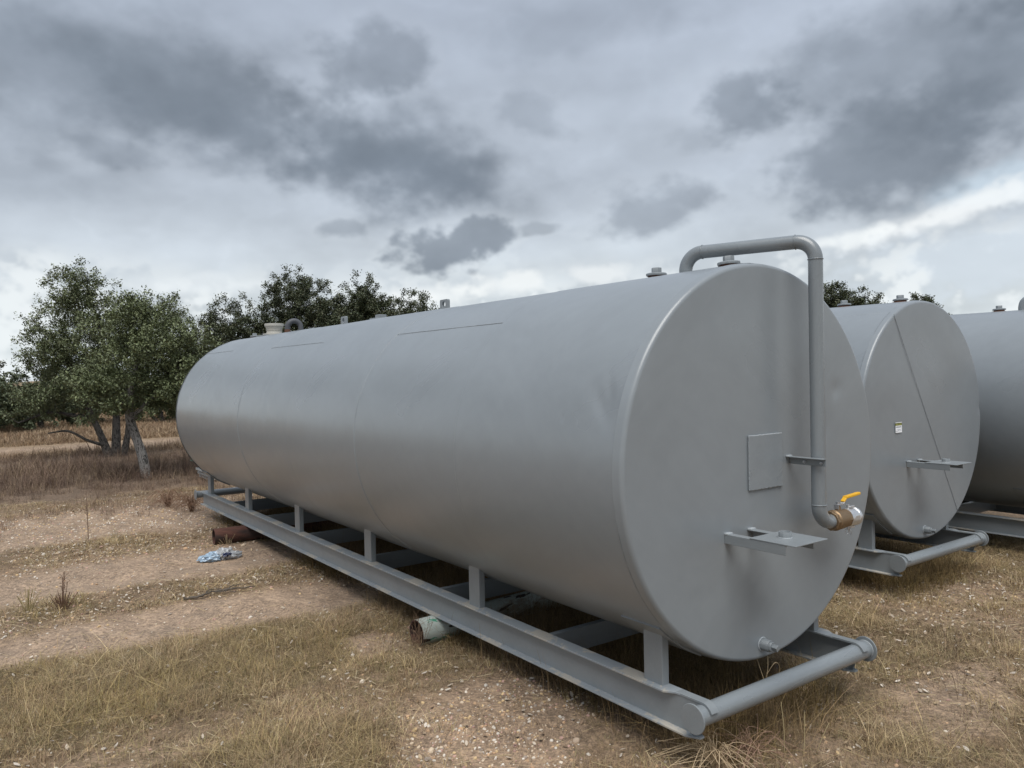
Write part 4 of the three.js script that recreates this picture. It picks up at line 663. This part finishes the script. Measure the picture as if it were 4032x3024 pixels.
const OLIVE = [[0.125, 0.155, 0.068], [0.105, 0.13, 0.06], [0.145, 0.17, 0.08], [0.165, 0.18, 0.10], [0.085, 0.105, 0.05]], FRESH = [[0.132, 0.16, 0.07], [0.112, 0.138, 0.062], [0.155, 0.18, 0.085], [0.095, 0.115, 0.052]], DEEP = [[0.058, 0.075, 0.034], [0.045, 0.06, 0.028], [0.072, 0.088, 0.04], [0.085, 0.088, 0.046]];
// tree frames: +x away from the camera along the tank is -x in the world, so lobes are given in world directions
tree('oak_tree', 'oak with one pale leaning trunk at the far end of tank', [-16.45, -0.03, 0.45], {
  trunks: [[[0, -0.1, 0, 0.13], [-0.05, 0.5, 0.06, 0.115], [-0.16, 1.0, 0.18, 0.105], [-0.26, 1.5, 0.28, 0.09], [-0.2, 2.1, 0.22, 0.08], [-0.1, 2.9, 0.05, 0.05]], [[-0.24, 1.35, 0.26, 0.08], [-0.1, 1.75, -0.1, 0.06], [0.1, 2.3, -0.55, 0.045], [0.2, 2.8, -0.9, 0.03]]],
  lobes: [[-0.1, 2.9, 0.1, 1.5, 1.3, 1.15, 5], [0.1, 2.7, -0.75, 1.2, 1.0, 0.75, 3], [-0.1, 2.1, 0.9, 1.2, 0.7, 0.7, 2], [0.1, 1.75, -0.6, 1.0, 0.5, 0.9, 2.2], [0.1, 2.3, -1.0, 1.1, 0.7, 0.6, 2.2], [-0.2, 3.7, 0.0, 0.9, 0.7, 0.8, 1.2]],
  twigs: 680, leaves: 52000, leafSize: 0.062, seed: 21, tone: FRESH, barkMat: paleBark, group: undefined });
tree('oak_tree', 'oak clump with three dark trunks standing in brown weeds', [-22.6, -0.03, 0.15], {
  trunks: [[[0, -0.1, 0.12, 0.12], [-0.05, 0.6, 0.32, 0.10], [-0.05, 1.2, 0.55, 0.09], [-0.05, 1.7, 0.75, 0.08], [0, 2.4, 1.0, 0.07], [0, 3.2, 1.2, 0.04]], [[0, -0.1, -0.02, 0.13], [0, 0.8, -0.06, 0.115], [0, 1.6, -0.06, 0.10], [0.1, 2.6, 0.1, 0.09], [0, 3.8, 0.3, 0.05], [0, 5.0, 0.6, 0.025]], [[0, -0.1, -0.2, 0.10], [0.05, 0.7, -0.36, 0.085], [0.05, 1.5, -0.42, 0.075], [0, 2.6, -0.6, 0.06], [0, 3.8, -0.9, 0.03]], [[0, 0.35, 0.2, 0.05], [0.1, 0.55, 0.7, 0.04], [0.1, 0.85, 1.2, 0.033], [0.1, 0.82, 1.7, 0.018]], [[-0.05, 1.2, 0.5, 0.07], [0.05, 1.28, 1.0, 0.055], [0.05, 1.4, 1.6, 0.04], [0.1, 1.15, 2.4, 0.02]]],
  lobes: [[0, 4.6, 0.95, 1.1, 1.1, 0.85, 3], [0, 3.6, 0.5, 1.9, 1.4, 1.7, 7], [0, 3.3, 1.6, 1.2, 0.8, 0.8, 2.2], [0, 2.3, 1.1, 1.5, 0.8, 1.2, 3.6], [0, 4.0, -0.9, 1.3, 0.9, 0.8, 2], [0, 2.3, -0.3, 1.5, 0.7, 1.2, 3], [0, 1.7, 1.9, 0.9, 0.45, 0.8, 0.9], [0, 4.2, -1.7, 0.7, 0.6, 0.5, 0.7]],
  twigs: 1000, leaves: 64000, leafSize: 0.066, seed: 33, tone: OLIVE });
tree('oak_tree', 'broad dark oak behind the vent end of the tank', [-26.0, -0.03, -6.85], {
  trunks: [[[0, -0.1, 0, 0.2], [0, 1.2, 0.1, 0.17], [0.1, 2.4, 0.2, 0.13], [0, 3.8, 0.1, 0.09], [0, 5.4, 0, 0.04]], [[0.05, 1.6, 0.1, 0.12], [0.2, 2.6, 0.9, 0.09], [0.2, 3.6, 1.6, 0.05]], [[0.05, 1.5, 0.1, 0.12], [0.1, 2.6, -0.9, 0.09], [0, 3.6, -1.5, 0.05]]],
  lobes: [[0, 5.3, 0.2, 1.4, 1.2, 1.2, 4], [0, 4.1, -0.1, 2.2, 1.7, 3.0, 13], [0, 3.6, 1.9, 1.5, 1.3, 1.0, 3.5], [0, 4.4, -1.0, 1.5, 1.2, 1.0, 3], [0, 2.8, 0.6, 1.8, 1.1, 2.2, 3], [0.4, 3.0, 2.9, 1.2, 1.2, 0.9, 2], [0.4, 3.9, -1.9, 1.4, 1.6, 1.1, 6], [0.3, 4.2, -2.8, 1.2, 1.2, 0.9, 3], [0.2, 3.9, 3.0, 1.2, 1.1, 1.0, 3.4], [0.8, 3.2, 4.1, 1.2, 1.1, 1.0, 3]],
  twigs: 1400, leaves: 130000, leafSize: 0.072, seed: 45, tone: DEEP });
tree('oak_tree', 'dark oak with upright sprigs behind the lifting lug', [-23.9, -0.03, -9.35], {
  trunks: [[[0, -0.1, 0, 0.18], [0, 1.2, 0, 0.15], [0.1, 2.6, 0.2, 0.11], [0, 4.0, 0.6, 0.07], [0, 5.2, 0.8, 0.03]], [[0.05, 1.6, 0.1, 0.11], [0.2, 2.6, -0.9, 0.08], [0.2, 3.4, -1.5, 0.04]]],
  lobes: [[0, 4.6, 0.8, 1.2, 1.1, 0.9, 4], [0, 3.9, -0.6, 1.9, 1.4, 2.7, 11], [0, 3.8, -1.4, 1.4, 1.1, 0.9, 3.4], [0.2, 3.5, -2.3, 1.2, 1.0, 0.9, 3], [0.4, 3.2, -3.1, 1.0, 0.8, 0.8, 1.6], [0, 3.4, 1.6, 1.3, 1.2, 0.9, 3], [0, 5.6, 0.8, 0.25, 0.6, 0.5, 0.25]],
  twigs: 1200, leaves: 115000, leafSize: 0.072, seed: 58, tone: DEEP });
tree('oak_tree', 'oak top seen between two tank ends beside the riser', [-13.9, -0.03, -23.8], {
  trunks: [[[0, -0.1, 0, 0.2], [0, 1.5, 0.1, 0.16], [0.1, 3.0, 0.1, 0.11], [0, 4.6, 0, 0.05]], [[0, 1.6, 0.1, 0.1], [0.8, 2.8, -0.5, 0.07], [1.2, 3.8, -0.9, 0.04]]],
  lobes: [[-0.1, 4.7, 0.1, 0.9, 0.9, 0.7, 3], [0.7, 4.3, -0.5, 0.8, 0.8, 0.6, 2.4], [-0.6, 3.6, 0.5, 1.2, 1.2, 1.0, 3.5], [0.2, 3.2, 0, 1.6, 1.2, 1.5, 4]],
  twigs: 500, leaves: 34000, leafSize: 0.08, seed: 63, tone: DEEP });
tree('oak_tree', 'small oak top peeping over the tank that has the sticker', [-12.1, -0.03, -26.2], {
  trunks: [[[0, -0.1, 0, 0.15], [0, 1.5, 0.1, 0.12], [0.1, 3.0, 0.1, 0.08], [0, 4.4, 0, 0.03]]],
  lobes: [[0, 4.45, 0, 0.55, 0.5, 0.45, 2], [0, 3.2, 0, 1.2, 1.0, 1.1, 4]],
  twigs: 200, leaves: 14000, leafSize: 0.08, seed: 71, tone: DEEP });
// distant brush at the edge of the field
{
  const r = rng(12), spots = [[-41, 3.2, 3.6], [-39, 0.6, 3.3], [-42, -2.0, 3.5], [-40, -4.8, 3.6], [-44, -9, 4.2], [-37, 2.9, 3.0], [-43, -14, 4.3]];
  const words = ['grey green brush tree at the left edge of the field', 'low olive brush tree far across the field', 'round brush tree far behind the three dark trunks', 'tall brush tree far behind the oak clump', 'brush tree far behind the broad dark oak', 'brush tree with bare twigs at the field edge', 'brush tree far behind the sprigged oak'];
  spots.forEach(([x, z, h], i) => tree('brush_tree', words[i], [x, hgt(x, z) - 0.1, z], {
    trunks: [[[0, 0, 0, 0.12], [0.1, h * 0.3, 0.2, 0.09], [0, h * 0.75, 0, 0.03]], [[0, 0, 0.2, 0.09], [0.1, h * 0.3, 0.9, 0.06], [0, h * 0.6, 1.4, 0.03]]],
    lobes: [[0, h * 0.55, 0, 1.8, h * 0.42, 2.0, 4], [0, h * 0.42, 1.6, 1.4, h * 0.32, 1.3, 2], [0, h * 0.42, -1.6, 1.4, h * 0.32, 1.3, 2], [0, h * 0.25, 0, 1.8, h * 0.2, 2.6, 2]], twigs: 220, leaves: 13000, leafSize: 0.13, seed: 200 + i, tone: i % 2 ? [[0.10, 0.12, 0.06], [0.08, 0.10, 0.05]] : [[0.12, 0.13, 0.085], [0.095, 0.11, 0.065], [0.14, 0.14, 0.10]], group: 'brush trees at the field edge' }));
}

shade(scene);
renderer.render(scene, camera);
